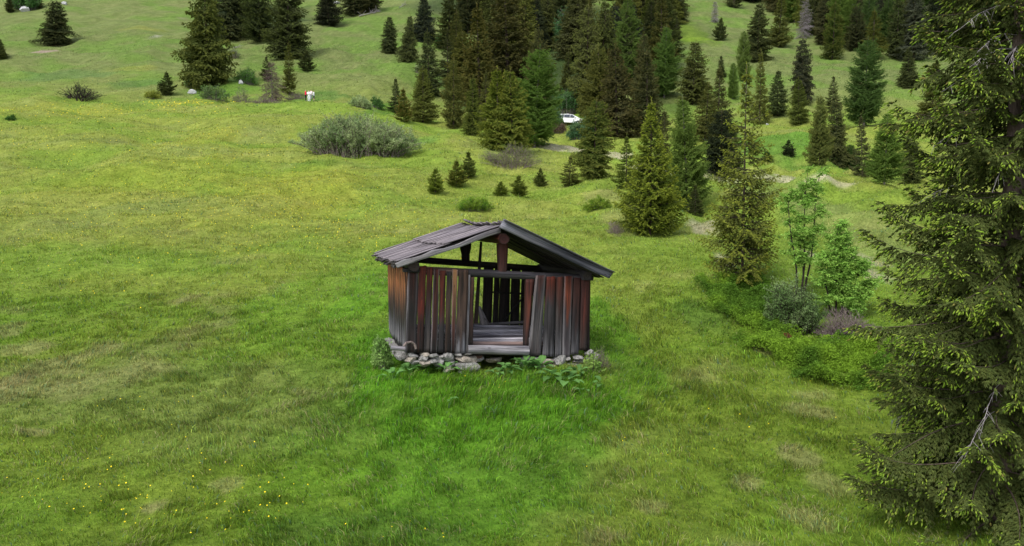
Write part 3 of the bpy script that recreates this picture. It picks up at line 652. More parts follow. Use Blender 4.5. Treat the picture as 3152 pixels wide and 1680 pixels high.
def conifer(seed, H=10., R=2., z0=.03, nwh=42, per=7, ds=.22, dt=.22, tl=.30, tw=.13, shape=.85, e0=.25, droop=.55, hang=.25, upturn=.18,
            bulge=0., sparse_top=.0, gap=.1, tone_tip=1., secl=.42, branch_tubes=False, lean=0, cross=True, clump=0, topk=1.0, spray=.6, trk=.014):
    """returns (crown mesh arrays, trunk arrays). every branch carries side sprays of twigs"""
    r = np.random.default_rng(seed)
    Bp = []; Az = []; LL = []; E0 = []
    zs = z0 + (.955 - z0) * (np.linspace(0, 1, nwh) ** .92)
    lobes = r.uniform(0, 6.28, 3)
    for k, zf in enumerate(zs[:-1]):
        prof = (1 - zf * .99) ** shape * (1 + bulge * math.sin(math.pi * zf)) * min(1, .55 + 4.5 * (zf - z0))
        if zf > 1 - sparse_top: prof *= .55
        nb = max(4, int(per * (.75 + .4 * (1 - zf)))); a0 = r.uniform(0, 6.28)
        for b in range(nb):
            if r.random() < gap: continue
            az = a0 + 2 * math.pi * b / nb + r.normal() * .22
            ln = R * prof * r.uniform(.62, 1.16) * (1 + .18 * math.sin(az * 2 + lobes[0] + zf * 5) + .14 * math.sin(az * 3 + lobes[1] - zf * 11)) + .05 * R * (1 - zf)
            Bp.append(zf * H + r.normal() * .3 * H / nwh); Az.append(az); LL.append(max(.08 * R, ln)); E0.append(e0 + .55 * max(0, zf - .55) * topk + r.normal() * .10)
    Bp, Az, LL, E0 = map(np.array, (Bp, Az, LL, E0)); E0 = E0 - droop * .15 * (1 - Bp / H)
    out = np.stack([np.cos(Az), np.sin(Az), 0 * Az], 1); side = np.stack([-np.sin(Az), np.cos(Az), 0 * Az], 1); UP = np.array([0, 0, 1.])
    dr = droop * (1.1 - .6 * Bp / H)
    def axis(i, t):
        h = LL[i] * t; z = Bp[i] + LL[i] * (E0[i] * t - dr[i] * t ** 2 * .75 + upturn * t ** 4)
        return out[i] * h[:, None] * .97 + side[i] * (LL[i] * .06 * np.sin(t * 4 + Az[i] * 7))[:, None] + UP * z[:, None]
    P, D, L, W, T = [], [], [], [], []
    ns = np.maximum(3, (LL / ds)).astype(int); I = np.repeat(np.arange(len(LL)), ns); K = np.concatenate([np.arange(n) for n in ns])
    t = .12 + .88 * (K + r.uniform(0, 1, len(K))) / ns[I]; t = np.clip(t, .05, 1)
    base = axis(I, t); tang = nrm(axis(I, np.clip(t + .03, 0, 1.1)) - axis(I, t - .03))
    # twigs along the main axis
    P.append(base); D.append(nrm(tang + r.normal(size=base.shape) * .3)); L.append(tl * r.uniform(.7, 1.2, len(t))); W.append(tw * r.uniform(.8, 1.2, len(t))); T.append(t ** 3)
    for sgn in (-1, 1):
        sl = LL[I] * secl * np.clip(1.15 - t, .12, 1) ** .8 * np.clip(t * 3.2, .3, 1) * r.uniform(.7, 1.2, len(t))
        sd = nrm(tang * .75 + side[I] * sgn * .85 - UP * hang * r.uniform(.6, 1.6, len(t))[:, None])
        nk = np.maximum(1, sl / dt).astype(int); J = np.repeat(np.arange(len(t)), nk); kk = np.concatenate([np.arange(n) for n in nk]); f = (kk + r.uniform(.2, 1, len(kk))) / nk[J]
        p = base[J] + sd[J] * (sl[J] * f)[:, None] - UP * (hang * sl[J] * f ** 2 * .8)[:, None]
        for s2 in (-1, 0, 1):
            d = nrm(sd[J] + np.cross(sd[J], UP) * s2 * spray + r.normal(size=p.shape) * .22 - UP * hang * (.5 + .7 * r.random(len(p)))[:, None])
            P.append(p); D.append(d); L.append(tl * r.uniform(.6, 1.15, len(p)) * (1.1 if s2 == 0 else .8)); W.append(tw * r.uniform(.7, 1.2, len(p)))
            T.append(np.clip(f * .6 + t[J] ** 2 * .7 - .25 + r.normal(size=len(p)) * .12, 0, 1))
    # leader
    n = 14; zt = np.linspace(.93, 1.0, n) * H; P.append(np.stack([zt * 0, zt * 0, zt], 1)); D.append(nrm(r.normal(size=(n, 3)) * .35 + UP)); L.append(np.full(n, tl * .9)); W.append(np.full(n, tw * .5)); T.append(np.ones(n))
    P, D, L, W, T = map(np.concatenate, (P, D, L, W, T))
    V = kites(P, D, L, W, r, cross); nf = len(V) // 4; F = np.arange(nf * 4).reshape(-1, 4)
    tone = np.tile(T, 2 if cross else 1); tone = np.repeat(tone, 4).reshape(-1, 4); tone[:, 0] *= .35; tone[:, 1] *= .8; tone[:, 3] *= .8; tone = tone.ravel()
    tr = [([(0, 0, -.3), (0, 0, H * .3), (0, 0, H * .7), (0, 0, H)], [H * trk, H * trk * .8, H * trk * .4, H * .001])]
    if branch_tubes:
        for i in range(len(LL)):
            tt = np.linspace(0, .9, 6); tr.append((axis(np.full(6, i), tt), np.linspace(.010 * LL[i] + .005, .003, 6)))
    return V, F, tone, tr
def crown_mesh(name, V, F, tone): return mesh_np(name, V, F4=F, attrs={'tone': ('FLOAT', tone)})
def trunk_mesh(name, tr, m=7):
    V, F = tubes(tr, m); return mesh_np(name, V, F4=F, smooth=True)

PROTO = {}
def proto(key, mat, bark, **k):
    V, F, tone, tr = conifer(**k)
    rad = float(np.percentile(np.hypot(V[:, 0], V[:, 1]), 99)); top = float(V[:, 2].max())
    PROTO.setdefault(key, []).append((crown_mesh('crown', V, F, tone), trunk_mesh('trunk', tr), mat, bark, rad, top))
for s in range(8): proto('spruce', M_needle, M_bark, seed=10 + s, H=10, R=2.0, shape=[.72, .55, .8, .62, .5, .9, .45, .66][s], droop=[.45, .6, .4, .5, .35, .4, .7, .3][s], bulge=[.12, .3, .05, .2, .35, 0, .2, .1][s], gap=[.12, .1, .2, .15, .1, .25, .12, .28][s], ds=.17, dt=.17, tl=.26, tw=.085, e0=.14, hang=.32, nwh=46, upturn=.25)
for s in range(3): proto('slim', M_needle, M_bark, seed=30 + s, H=10, R=2.0, shape=[.6, .5, .7][s], nwh=50, droop=.65, gap=.08, bulge=.25, ds=.17, dt=.17, tl=.24, tw=.09, e0=.05, hang=.45)
for s in range(2): proto('ragged', M_needle, M_bark, seed=40 + s, H=10, R=2.0, shape=.66, nwh=32, per=7, droop=.5, gap=.2, z0=.03, sparse_top=.22, tl=.30, tw=.08, ds=.18, dt=.17, upturn=.3, hang=.25)
for s in range(3): proto('larch', M_larch, M_barkg, seed=50 + s, H=10, R=2.0, shape=[.55, .62, .5][s], nwh=56, per=8, ds=.14, dt=.15, tl=.20, tw=.06, droop=.3, e0=.18, hang=.2, upturn=.25, gap=.14, z0=.05, bulge=.3, spray=1.1, sparse_top=.08, secl=.5)
for s in range(2): proto('small', M_needle, M_bark, seed=60 + s, H=10, R=3.6, shape=.75, nwh=18, per=8, ds=.34, dt=.34, tl=.62, tw=.20, droop=.15, e0=.28, hang=.1, upturn=.2, gap=.14, z0=.02, sparse_top=.3)

TINT = {  # needle colour, amount of fresh shoots
 'dark': ((.050, .068, .030), .45), 'black': ((.028, .040, .028), .2), 'olive': ((.088, .108, .028), .7), 'brown': ((.070, .079, .032), .5),
 'green': ((.064, .105, .022), .7), 'bright': ((.088, .135, .020), 1.2), 'larch': ((.125, .205, .044), .8), 'larchpale': ((.16, .25, .06), .8), 'larchdark': ((.085, .150, .048), .5), 'blue': ((.065, .08, .062), .2)}
tr_ = random.Random(11)
KINDNAME = {'spruce': 'spruce_tree', 'slim': 'spruce_tree', 'ragged': 'spruce_tree', 'small': 'young_spruce', 'larch': 'larch_tree'}
def tree(kind, tint, u, vt, vb, wpx, label, group=None, name=None, loc=None):
    x, y, z = at(u, vb) if loc is None else loc
    d = math.hypot(y, 0) ; h = (vb - vt) / FPX * y * 1.0; wd = wpx / FPX * y
    pr = PROTO[kind]; cm, tm, mat, bark, rad, top = pr[tr_.randrange(len(pr))]
    sx = wd / (2 * rad) * 1.2; sz = h / top
    t = empty(name or KINDNAME[kind], (x, y, z - .05), 0, (sx, sx * tr_.uniform(.88, 1.12), sz), (tr_.gauss(0, .025), tr_.gauss(0, .025), tr_.uniform(0, 6.28)))
    tag(t, label, 'larch' if kind == 'larch' else 'spruce', group)
    c = obj('crown', cm, mat, t); k = obj('trunk', tm, bark, t)
    col, sh = TINT[tint]; v = tr_.uniform(.85, 1.15); c.color = (col[0] * v * tr_.uniform(.9, 1.12), col[1] * v, col[2] * v * tr_.uniform(.85, 1.1), sh * tr_.uniform(.8, 1.15))
    return t
# kind, tint, u, vtop, vbase, width px, label
TREES = [
 ('slim', 'dark', 172, 2, 138, 84, 'dark bushy spruce standing alone on the open slope above a bare soil scar'),
 ('slim', 'dark', 2, 118, 180, 36, 'dark spruce half cut off by the left edge of the picture'),
 ('slim', 'olive', 640, -55, 268, 138, 'tallest broad spruce of the upper left clump, nearest to the meadow'),
 ('small', 'dark', 514, 218, 292, 44, 'small dark spruce just left of the broad spruce clump, beside the white boulder'),
 ('spruce', 'dark', 30, -12, 38, 22, 'little dark spruce in the top left corner, left of the white rock'),
 ('spruce', 'dark', 40, -60, 18, 24, 'spruce cut by the top edge in the far left corner'),
 ('spruce', 'dark', 117, -40, 26, 26, 'dark spruce over the rock in the top left corner'),
 ('slim', 'dark', 708, -110, 122, 100, 'dark spruce directly behind the right flank of the broad upper left spruce'),
 ('spruce', 'green', 758, -90, 110, 76, 'green spruce in the gap between the broad spruce and the right half of its clump'),
 ('spruce', 'dark', 802, -85, 128, 92, 'dark spruce in the middle of the upper left clump with its foot in the grass'),
 ('spruce', 'dark', 887, -95, 180, 124, 'wide dark spruce closing the upper left clump on the right'),
 ('spruce', 'black', 1012, -80, 78, 72, 'black spruce right of the clump, its foot high on the slope'),
 ('spruce', 'dark', 1092, -100, 48, 80, 'dark spruce at the top edge above the fallen pale branches'),
 ('spruce', 'dark', 1135, -110, 36, 70, 'dark spruce at the top edge right above the fallen branches'),
 ('ragged', 'olive', 890, 128, 290, 52, 'thin spruce with yellowish top and bare foot behind the dead one'),
 ('ragged', 'dark', 822, 170, 245, 36, 'small dark spruce peeping out left behind the dead spruce'),
 ('small', 'dark', 944, 152, 218, 46, 'small dark spruce alone on the slope right of the upper left clump'),
 ('slim', 'dark', 1198, 48, 163, 54, 'left one of the two small cone shaped spruces on the green slope'),
 ('slim', 'dark', 1254, 42, 190, 54, 'right one of the two small cone shaped spruces, with a thin leader'),
 ('slim', 'black', 1306, -20, 129, 70, 'very dark smooth spruce on the upper slope at the edge of the wood'),
 ('spruce', 'dark', 1385, -30, 150, 84, 'dark grey spruce right of the very dark smooth one'),
 ('ragged', 'olive', 1404, 32, 190, 54, 'spruce with a long pale leader in front of the dark grey one'),
 ('ragged', 'dark', 1378, 86, 260, 58, 'slender dark spruce behind the first row with a thin pale leader'),
 ('spruce', 'dark', 1322, 90, 300, 74, 'dark spruce with brown leader standing behind the first row at the wood edge'),
 ('spruce', 'olive', 1302, 202, 376, 78, 'olive spruce at the left end of the wood edge on the crest'),
 ('ragged', 'dark', 1219, 236, 346, 46, 'dark narrow spruce that starts the wood edge on the left'),
 ('small', 'bright', 1243, 268, 374, 54, 'small yellowish spruce at the foot of the dark narrow one'),
 ('spruce', 'olive', 1396, 176, 394, 74, 'tall olive spruce second in the row on the crest'),
 ('spruce', 'green', 1454, 232, 416, 60, 'narrow green spruce directly left of the bright twin topped spruce'),
 ('ragged', 'brown', 1494, 212, 395, 56, 'thin brownish spruce with a bare pale leader left behind the twin topped spruce'),
 ('spruce', 'olive', 1478, 16, 335, 134, 'broad dark olive spruce in the second row of the wood'),
 ('spruce', 'brown', 1566, -75, 305, 200, 'huge brownish spruce reaching past the top edge in the middle of the wood'),
 ('spruce', 'brown', 1520, -90, 270, 140, 'tall brown spruce joined to the left side of the huge one'),
 ('spruce', 'olive', 1434, 98, 300, 110, 'low dark olive spruce left of the broad second row spruce'),
 ('spruce', 'bright', 1535, 203, 462, 120, 'left top of the bright yellow green double spruce in the front row'),
 ('spruce', 'bright', 1578, 206, 474, 112, 'right top of the bright yellow green double spruce in the front row'),
 ('larch', 'larch', 1645, 142, 455, 142, 'large soft green larch right beside the bright double spruce'),
 ('spruce', 'brown', 1656, 82, 330, 76, 'brownish spruce rising behind the large soft green larch'),
 ('spruce', 'brown', 1747, 152, 318, 62, 'brown olive spruce above the parked white car'),
 ('spruce', 'brown', 1803, 12, 350, 100, 'tall brownish spruce up right from the white car'),
 ('spruce', 'brown', 1845, -5, 330, 95, 'tall spruce with several pale leaders behind the car group'),
 ('larch', 'larch', 1924, -25, 265, 88, 'light green larch standing out among the dark spruces at the top middle'),
 ('ragged', 'dark', 1926, 22, 270, 62, 'dark thin spruce in front of the light green top middle larch'),
 ('spruce', 'olive', 1852, 142, 400, 112, 'broad grey green spruce with pale leader in the thick of the wood'),
 ('spruce', 'brown', 1900, 136, 425, 132, 'broad dark brown spruce in the darkest middle part of the wood'),
 ('spruce', 'brown', 1992, 156, 415, 112, 'brown spruce with tall pale leader left of the second green larch'),
 ('spruce', 'brown', 1982, 98, 320, 74, 'reddish brown spruce top behind the second green larch'),
 ('spruce', 'green', 1996, -15, 130, 80, 'green spruce below the top edge left of the grassy gap'),
 ('spruce', 'dark', 2050, -60, 110, 70, 'dark spruce at the top edge left of the grassy gap'),
 ('slim', 'dark', 2086, -60, 66, 54, 'narrow dark spruce bounding the grassy gap at the top edge'),
 ('ragged', 'dark', 2082, 48, 132, 30, 'small thin dark spruce at the edge of the grassy gap'),
 ('larch', 'larch', 2044, 78, 300, 80, 'second green larch, right of the brown spruces in the wood'),
 ('spruce', 'brown', 2132, 122, 320, 82, 'brown twin topped spruce with grass behind it'),
 ('small', 'dark', 2216, 52, 124, 40, 'small dark spruce alone in the bright grassy gap'),
 ('ragged', 'dark', 2219, 168, 238, 30, 'little dark spruce peeping out above the brown one behind the bare topped spruce'),
 ('spruce', 'brown', 2210, 202, 420, 80, 'brown olive spruce directly behind the left shoulder of the bare topped spruce'),
 ('spruce', 'olive', 2170, 255, 430, 90, 'dark olive spruce low in the wood left of the bare topped spruce'),
 ('spruce', 'dark', 2330, 8, 190, 74, 'dark full spruce on the upper slope, second left of the grey dead one'),
 ('spruce', 'olive', 2396, -20, 144, 76, 'olive spruce on the upper slope directly left of the grey dead one'),
 ('larch', 'larchpale', 2288, 92, 250, 42, 'faint pale larch left of the dark full spruce'),
 ('larch', 'larch', 2256, 188, 305, 34, 'thin young larch behind the bare topped spruce'),
 ('ragged', 'olive', 2338, 152, 382, 56, 'thin olive spruce with a leader right of the bare topped spruce'),
 ('spruce', 'dark', 2393, 212, 355, 60, 'short dark spruce between two slim ones on the slope'),
 ('slim', 'black', 2467, 116, 320, 68, 'slim very dark spruce in the open grass below the grey dead one'),
 ('spruce', 'olive', 2458, 236, 382, 56, 'olive spruce in front of the slim very dark one'),
 ('spruce', 'green', 2562, 8, 184, 78, 'green spruce in the open right of the grey dead one'),
 ('spruce', 'dark', 2506, -80, 106, 60, 'dark spruce right behind the grey dead one at the top'),
 ('spruce', 'dark', 2634, 16, 156, 66, 'dark spruce right of the green one, in the upper right row'),
 ('ragged', 'olive', 2686, 26, 184, 60, 'olive spruce with bare leader left of the wide dark row'),
 ('spruce', 'black', 2718, -80, 120, 84, 'black spruce filling the gap in the upper right row'),
 ('spruce', 'dark', 2760, -5, 180, 74, 'straight dark spruce in the upper right row'),
 ('spruce', 'blue', 2812, -30, 184, 94, 'grey green spruce in the upper right row'),
 ('spruce', 'black', 2885, -70, 166, 124, 'broad black spruce in the darkest part of the upper right'),
 ('spruce', 'dark', 2962, 0, 178, 92, 'dark spruce just left of the big foreground spruce top'),
 ('larch', 'larchdark', 3025, -30, 160, 94, 'dark green larch behind the big foreground spruce top'),
 ('larch', 'larchdark', 2658, 112, 388, 108, 'large blue green larch alone on the right slope'),
 ('slim', 'dark', 2795, 148, 270, 60, 'small dark spruce alone on the right slope left of the foreground spruce'),
 ('spruce', 'olive', 2864, 186, 392, 98, 'olive spruce with broken leader next to the foreground spruce branches'),
 ('ragged', 'dark', 2562, 228, 345, 44, 'dark thin spruce behind the double spruce left of the blue green larch'),
 ('spruce', 'olive', 2522, 288, 506, 66, 'left one of the dark olive pair below the blue green larch'),
 ('spruce', 'dark', 2576, 302, 512, 74, 'right one of the dark olive pair below the blue green larch'),
 ('larch', 'larchdark', 2618, 440, 516, 50, 'low small larch between the dark pair and the slim dark spruce'),
 ('ragged', 'dark', 2654, 346, 542, 52, 'slim dark spruce with a bare leader left of the pale larch'),
 ('larch', 'larch', 2722, 338, 566, 100, 'pale larch at the end of the dry path'),
 ('spruce', 'dark', 2806, 400, 560, 70, 'dark spruce just behind the foreground spruce branches, right of the pale larch'),
 ('small', 'black', 2428, 426, 482, 40, 'tiny dark spruce on the bright green bank'),
 ('larch', 'larchdark', 2360, 462, 496, 30, 'tiny grey green sapling larch on the bright green bank'),
 ('ragged', 'green', 1927, 408, 578, 66, 'thin young spruce with long leader on the path edge'),
 ('spruce', 'green', 1826, 296, 552, 116, 'full spruce with tall leaders beside the path right of the car'),
 ('ragged', 'olive', 1752, 476, 572, 62, 'loose young spruce at the foot of the full one by the path'),
 ('small', 'green', 1663, 512, 572, 40, 'rounded little spruce, single, above the hut roof peak right'),
 ('small', 'bright', 1599, 534, 604, 60, 'right one of the two little spruces touching above the roof peak'),
 ('small', 'bright', 1542, 552, 602, 44, 'left one of the two little spruces touching above the roof peak'),
 ('small', 'green', 1442, 460, 548, 50, 'little brownish spruce highest of the three left above the hut'),
 ('small', 'bright', 1405, 486, 573, 62, 'middle wider one of the three little spruces left above the hut'),
 ('small', 'bright', 1340, 510, 595, 54, 'lowest left one of the three little spruces left above the hut'),
 ('larch', 'larch', 2118, 288, 655, 124, 'tall fresh green larch right of the bright cone shaped spruce'),
 ('spruce', 'black', 2222, 330, 540, 112, 'dark spruce directly behind the bare topped spruce'),
 ('ragged', 'dark', 2140, 560, 662, 50, 'low dark spruce at the foot of the fresh green larch'),
 ('ragged', 'brown', 2042, 330, 520, 60, 'thin spruce behind the bright cone shaped spruce with a leader'),
]
for (k, t, u, vt, vb, wp, lab) in TREES: tree(k, t, u, vt, vb, wp, lab, 'spruces and larches on the hillside')
# packed wood along the upper edge: rows behind rows, nothing in the photo tells these crowns apart
fr = random.Random(3)
LAND = [(640, 'above the broad upper left spruce'), (760, 'behind the broad upper left spruce'), (900, 'behind the upper left clump middle'), (1120, 'right of the upper left clump'), (1500, 'above the broad olive spruce'),
 (1600, 'behind the huge brownish spruce'), (1700, 'above the large soft green larch'), (1790, 'above the white car'), (1880, 'above the spruces right of the car'), (1960, 'beside the top middle larch'), (2090, 'left of the grassy gap'),
 (2280, 'right above the grassy gap'), (2360, 'behind the dark full spruce'), (2440, 'left of the grey dead spruce'), (2530, 'behind the grey dead spruce'), (2620, 'behind the open green spruce'), (2700, 'above the blue green larch'),
 (2790, 'behind the straight dark spruce'), (2860, 'above the small right slope spruce'), (2960, 'left of the foreground spruce top'), (9999, 'behind the foreground spruce top')]
def wlabel(kd, ti, u, vb, v0, v1, ratio, h):
    tone = {'dark': 'green', 'black': 'blackish', 'brown': 'brownish', 'olive': 'olive', 'larch': 'fresh green', 'larchdark': 'dull green'}[ti]
    row = ('back', 'middle', 'front')[min(2, int(3 * (vb - v0) / (v1 - v0)))]
    return '%s %s %s in the %s row, %s' % (('low slender' if h < 16.5 else 'tall slender') if ratio < .43 else ('low wide' if h < 16.5 else 'tall wide'), tone, 'larch' if kd == 'larch' else 'spruce', row, [t for a, t in LAND if u < a][0])
def wood(u0, u1, v0, v1, n, label, group, kinds=('spruce', 'slim', 'spruce', 'larch')):
    k = 0; pts = []
    while k < n:
        u = fr.uniform(u0, u1); vb = fr.uniform(v0, v1); x, y, z = at(u, vb)
        if any((x - a) ** 2 + (y - b) ** 2 < 9 for a, b in pts): k += .2; continue
        pts.append((x, y)); k += 1; h = fr.uniform(13, 20)
        kd = fr.choice(kinds); ti = fr.choice(['larchdark', 'larch']) if kd == 'larch' else fr.choice(['dark', 'black', 'brown', 'dark', 'olive'])
        ra = fr.uniform(.36, .5); tree(kd, ti, u, vb - h / y * FPX, vb, h * ra / y * FPX, wlabel(kd, ti, u, vb, v0, v1, ra, h), group)
wood(1420, 2080, -30, 120, 46, 'dark conifer packed into the wood along the top edge, centre', 'conifers packed along the top edge in the centre', ('spruce', 'slim', 'spruce'))
wood(1560, 2060, 120, 270, 18, 'brownish spruce hidden deep in the middle wood', 'spruces deep in the middle wood', ('spruce', 'slim'))
wood(2420, 3250, -30, 95, 46, 'dark conifer packed into the wood at the top right', 'conifers packed at the top right')
wood(2480, 3120, 70, 150, 24, 'dark conifer packed into the wood at the top right', 'conifers packed at the top right')
wood(2180, 2500, -60, 45, 18, 'dark conifer at the top edge above the grassy gap', 'conifers above the grassy gap', ('spruce',))
wood(560, 1120, -70, -20, 14, 'dark conifer behind the upper left clump', 'conifers behind the upper left clump', ('spruce', 'slim'))

# dead spruces ------------------------------------------------------
def dead_tree(u, vt, vb, wp, label, mat, seed, skirt=True):
    x, y, z = at(u, vb); h = (vb - vt) / FPX * y; R = wp / FPX * y / 2
    V, F, tone, tr = conifer(seed=seed, H=h, R=R, nwh=26, per=8, ds=.25, dt=.25, tl=.34, tw=.035, shape=.6 if skirt else .8, droop=.7, e0=.1, hang=.4, gap=.15, branch_tubes=True)
    t = empty('dead_spruce', (x, y, z)); tag(t, label, 'dead tree')
    obj('crown', crown_mesh('crown', V, F, tone), mat, t); obj('trunk', trunk_mesh('trunk', tr, 5), M_barkg, t)
dead_tree(838, 188, 312, 80, 'dead pinkish grey spruce standing bare beside the hikers path', M_deadp, 5)
dead_tree(2476, -10, 116, 60, 'bluish grey dead spruce with lichen in the upper right row', M_silver, 6)
dead_tree(2200, 5, 68, 34, 'small grey dead spruce at the top edge right of the grassy gap', M_silver, 7)
dead_tree(2040, 50, 92, 34, 'bent grey dead tree at the left rim of the grassy gap', M_silver, 8)

M_near = leafy('near_spruce_needles', .2, .7, True, (.36, .40, .045), (.30, .34, .05))
# near spruces ------------------------------------------------------
def near_spruce(u, vt, vb, wp, label, tint, seed, loc=None, sh=1.0, **kw):
    x, y, z = at(u, vb) if loc is None else loc
    h = kw.pop('H', None) or (vb - vt) / FPX * y; R = kw.pop('R', None) or wp / FPX * y / 2
    V, F, tone, tr = conifer(seed=seed, H=h, R=R, branch_tubes=True, **kw)
    t = empty('spruce_tree', (x, y, z), 0); tag(t, label, 'spruce')
    c = obj('crown', crown_mesh('crown', V, F, tone), M_near, t); obj('trunk', trunk_mesh('trunk', tr, 6), M_bark, t)
    col, s0 = TINT[tint]; c.color = (*col, min(1., s0 * sh)); return t
near_spruce(2000, 308, 722, 215, 'bright yellow topped cone shaped spruce with skirts to the grass, above the heath shrubs', 'bright', 71, nwh=44, per=9, ds=.10, dt=.095, tl=.14, tw=.045, shape=.85, droop=.35, e0=.22, hang=.3, bulge=.0, upturn=.25, gap=.12, sparse_top=.2, trk=.010, sh=.85)
near_spruce(2284, 205, 868, 262, 'loose open spruce with a long bare leader and see through branches, behind the rowan', 'olive', 72, nwh=40, per=8, ds=.085, dt=.085, tl=.115, tw=.034, shape=.78, droop=.32, e0=.12, hang=.4, upturn=.22, gap=.2, sparse_top=.26, z0=.02, secl=.42, sh=1.4, trk=.0075, topk=.8, bulge=.0)

# ------------------------------------------------------------------ the big foreground spruce (right)
def big_spruce():
    X, Y = 6.75, 9.9; Z = float(terr(X, Y)) - .35; H = 13.4
    r = np.random.default_rng(99)
    root = empty('spruce_tree', (X, Y, Z)); tag(root, 'huge foreground spruce with drooping twigs and fresh yellow green tips, filling the right side', 'spruce')
    ctrl = ([0.2, 1.0, 2.0, 3.2, 4.2, 5.2, 6.2, 7.2, 8.5, 11, 13.2], [2.05, 1.95, 1.80, 1.68, 1.58, 1.58, 1.45, 1.25, 1.05, .65, .1])
    tubesL = []; Tp = [[] for _ in range(5)]; Sp = [[] for _ in range(5)]
    zz = np.arange(.35, H, .15)
    for zi in zz:
        nb = 5 if zi < 9 else 4; a0 = r.uniform(0, 6.28)
        Rm = np.interp(zi, *ctrl)
        for b in range(nb):
            az = a0 + 2 * math.pi * b / nb + r.normal() * .3
            L = Rm * r.choice([.62, .8, .95, 1.08], p=[.25, .3, .3, .15]) * r.uniform(.92, 1.06)
            out = np.array([math.cos(az), math.sin(az), 0]); sd = np.array([-math.sin(az), math.cos(az), 0]); UP = np.array([0, 0, 1.])
            e0 = .12 + .04 * zi / 2 + r.normal() * .12; dr = r.uniform(.30, .60); z0 = zi + r.normal() * .08; wv = r.uniform(-.12, .12)
            up = r.uniform(.2, .45)
            def ax(t):
                t = np.asarray(t, float); return out * (L * t)[:, None] + sd * (L * wv * np.sin(t * 3))[:, None] + UP * (z0 + L * (e0 * t - dr * t ** 2 + up * t ** 4))[:, None]
            tubesL.append((ax(np.linspace(0, .95, 8)), np.linspace(.006 * L + .003, .0015, 8)))
            n = int(L / .045); t = .04 + .96 * (np.arange(n) + r.uniform(0, 1, n)) / n; B = ax(t); T = nrm(ax(t + .03) - ax(t - .03))
            for sg in (-1, 1):
                keep = r.random(n) < .86; keep[0] = True
                tk = t[keep]; Bk = B[keep]; Tk = T[keep]; m = len(tk)
                sl = np.minimum(.62, L * .30) * np.clip(1.12 - tk, .10, 1) ** .7 * np.clip(tk * 3, .35, 1) * r.uniform(.6, 1.25, m)
                D0 = nrm(Tk * r.uniform(.5, .95, m)[:, None] + sd * sg * .75 - UP * r.uniform(.15, .5, m)[:, None])
                hg = r.uniform(.35, 1.0, m) * (1.2 - .75 * tk)
                nk = np.maximum(2, (sl / .040)).astype(int); J = np.repeat(np.arange(m), nk); kk = np.concatenate([np.arange(a) for a in nk]); f = (kk + r.uniform(.1, 1, len(kk))) / nk[J]
                P = Bk[J] + D0[J] * (sl[J] * f)[:, None] - UP * (hg[J] * sl[J] * f ** 1.7 * .9)[:, None]
                Dm = nrm(D0[J] - UP * (hg[J] * f * 1.5)[:, None])
                Tp[0].append(P); Tp[1].append(nrm(Dm + r.normal(size=P.shape) * .12)); Tp[2].append(r.uniform(.045, .07, len(P))); Tp[3].append(r.uniform(.020, .030, len(P))); Tp[4].append(np.zeros(len(P)))
                for s2 in (-1, 1):
                    d = nrm(Dm + np.cross(Dm, UP) * s2 * .8 + r.normal(size=P.shape) * .25 - UP * .35)
                    Tp[0].append(P); Tp[1].append(d); Tp[2].append(r.uniform(.06, .12, len(P)) * (1.15 - f * .6)); Tp[3].append(r.uniform(.018, .028, len(P))); Tp[4].append(np.zeros(len(P)))
                    # fresh shoots: at the ends, mostly near the branch tip and on the upper side
                    cl_ = sstep(.42, .62, fbm(np.full(len(P), az * 2.3) + tk[J] * 3 * L, np.full(len(P), zi * 3.1) + sg, 5, 2)); pr_ = ((f > .45) * (.05 + .8 * tk[J] ** 1.4) + (tk[J] > .78) * .5) * (.25 + 1.15 * cl_)
                    g = r.random(len(P)) < pr_ * .62
                    Sp[0].append(P[g] + d[g] * .06); Sp[1].append(nrm(d[g] * .8 + Tk[J][g] * .5 - UP * .25)); Sp[2].append(r.uniform(.040, .075, g.sum())); Sp[3].append(r.uniform(.017, .027, g.sum())); Sp[4].append(r.uniform(0, 1, g.sum()))
            # tips
            q_ = r.integers(5, 10); tt = r.uniform(.86, 1.0, q_); Sp[0].append(ax(tt)); Sp[1].append(nrm(np.tile(out, (q_, 1)) + r.normal(size=(q_, 3)) * .5)); Sp[2].append(r.uniform(.04, .065, q_)); Sp[3].append(np.full(q_, .018)); Sp[4].append(r.uniform(0, 1, q_))
    Tp = [np.concatenate(a) for a in Tp]; Sp = [np.concatenate(a) for a in Sp]
    V = kites(*Tp[:4], r); nf = len(V) // 4
    c0 = np.array([.066, .092, .023]); k = r.uniform(.6, 1.35, (len(Tp[0]), 1)); C = c0 * k + np.array([.018, .010, 0]) * r.random((len(k), 1)); C = np.tile(C, (2, 1)); C = np.repeat(C, 4, 0)
    me = mesh_np('crown', V, F4=np.arange(nf * 4).reshape(-1, 4), attrs={'col': ('FLOAT_COLOR', np.concatenate([C, np.ones((len(C), 1))], 1))})
    m1 = leafy('dark_spruce_needles', .1, .7); o = obj('crown', me, m1, root)
    # shoots: little plump spindles (3 sided)
    P, D, L, W, T = Sp; n = len(P); U = nrm(np.cross(D, r.normal(size=(n, 3)))); Q = np.cross(D, U)
    ring = []
    for f, w in ((0, .35), (.35, 1.0), (.8, .75)):
        for a in (0, 2.09, 4.19): ring.append(P + D * (L * f)[:, None] + (U * math.cos(a) + Q * math.sin(a)) * (W * .5 * w)[:, None])
    ring.append(P + D * L[:, None]); VV = np.stack(ring, 1).reshape(-1, 3); b = (np.arange(n) * 10)[:, None]
    f4 = np.concatenate([b + np.array([[i, (i + 1) % 3, 3 + (i + 1) % 3, 3 + i]]) for i in range(3)] + [b + np.array([[3 + i, 3 + (i + 1) % 3, 6 + (i + 1) % 3, 6 + i]]) for i in range(3)])
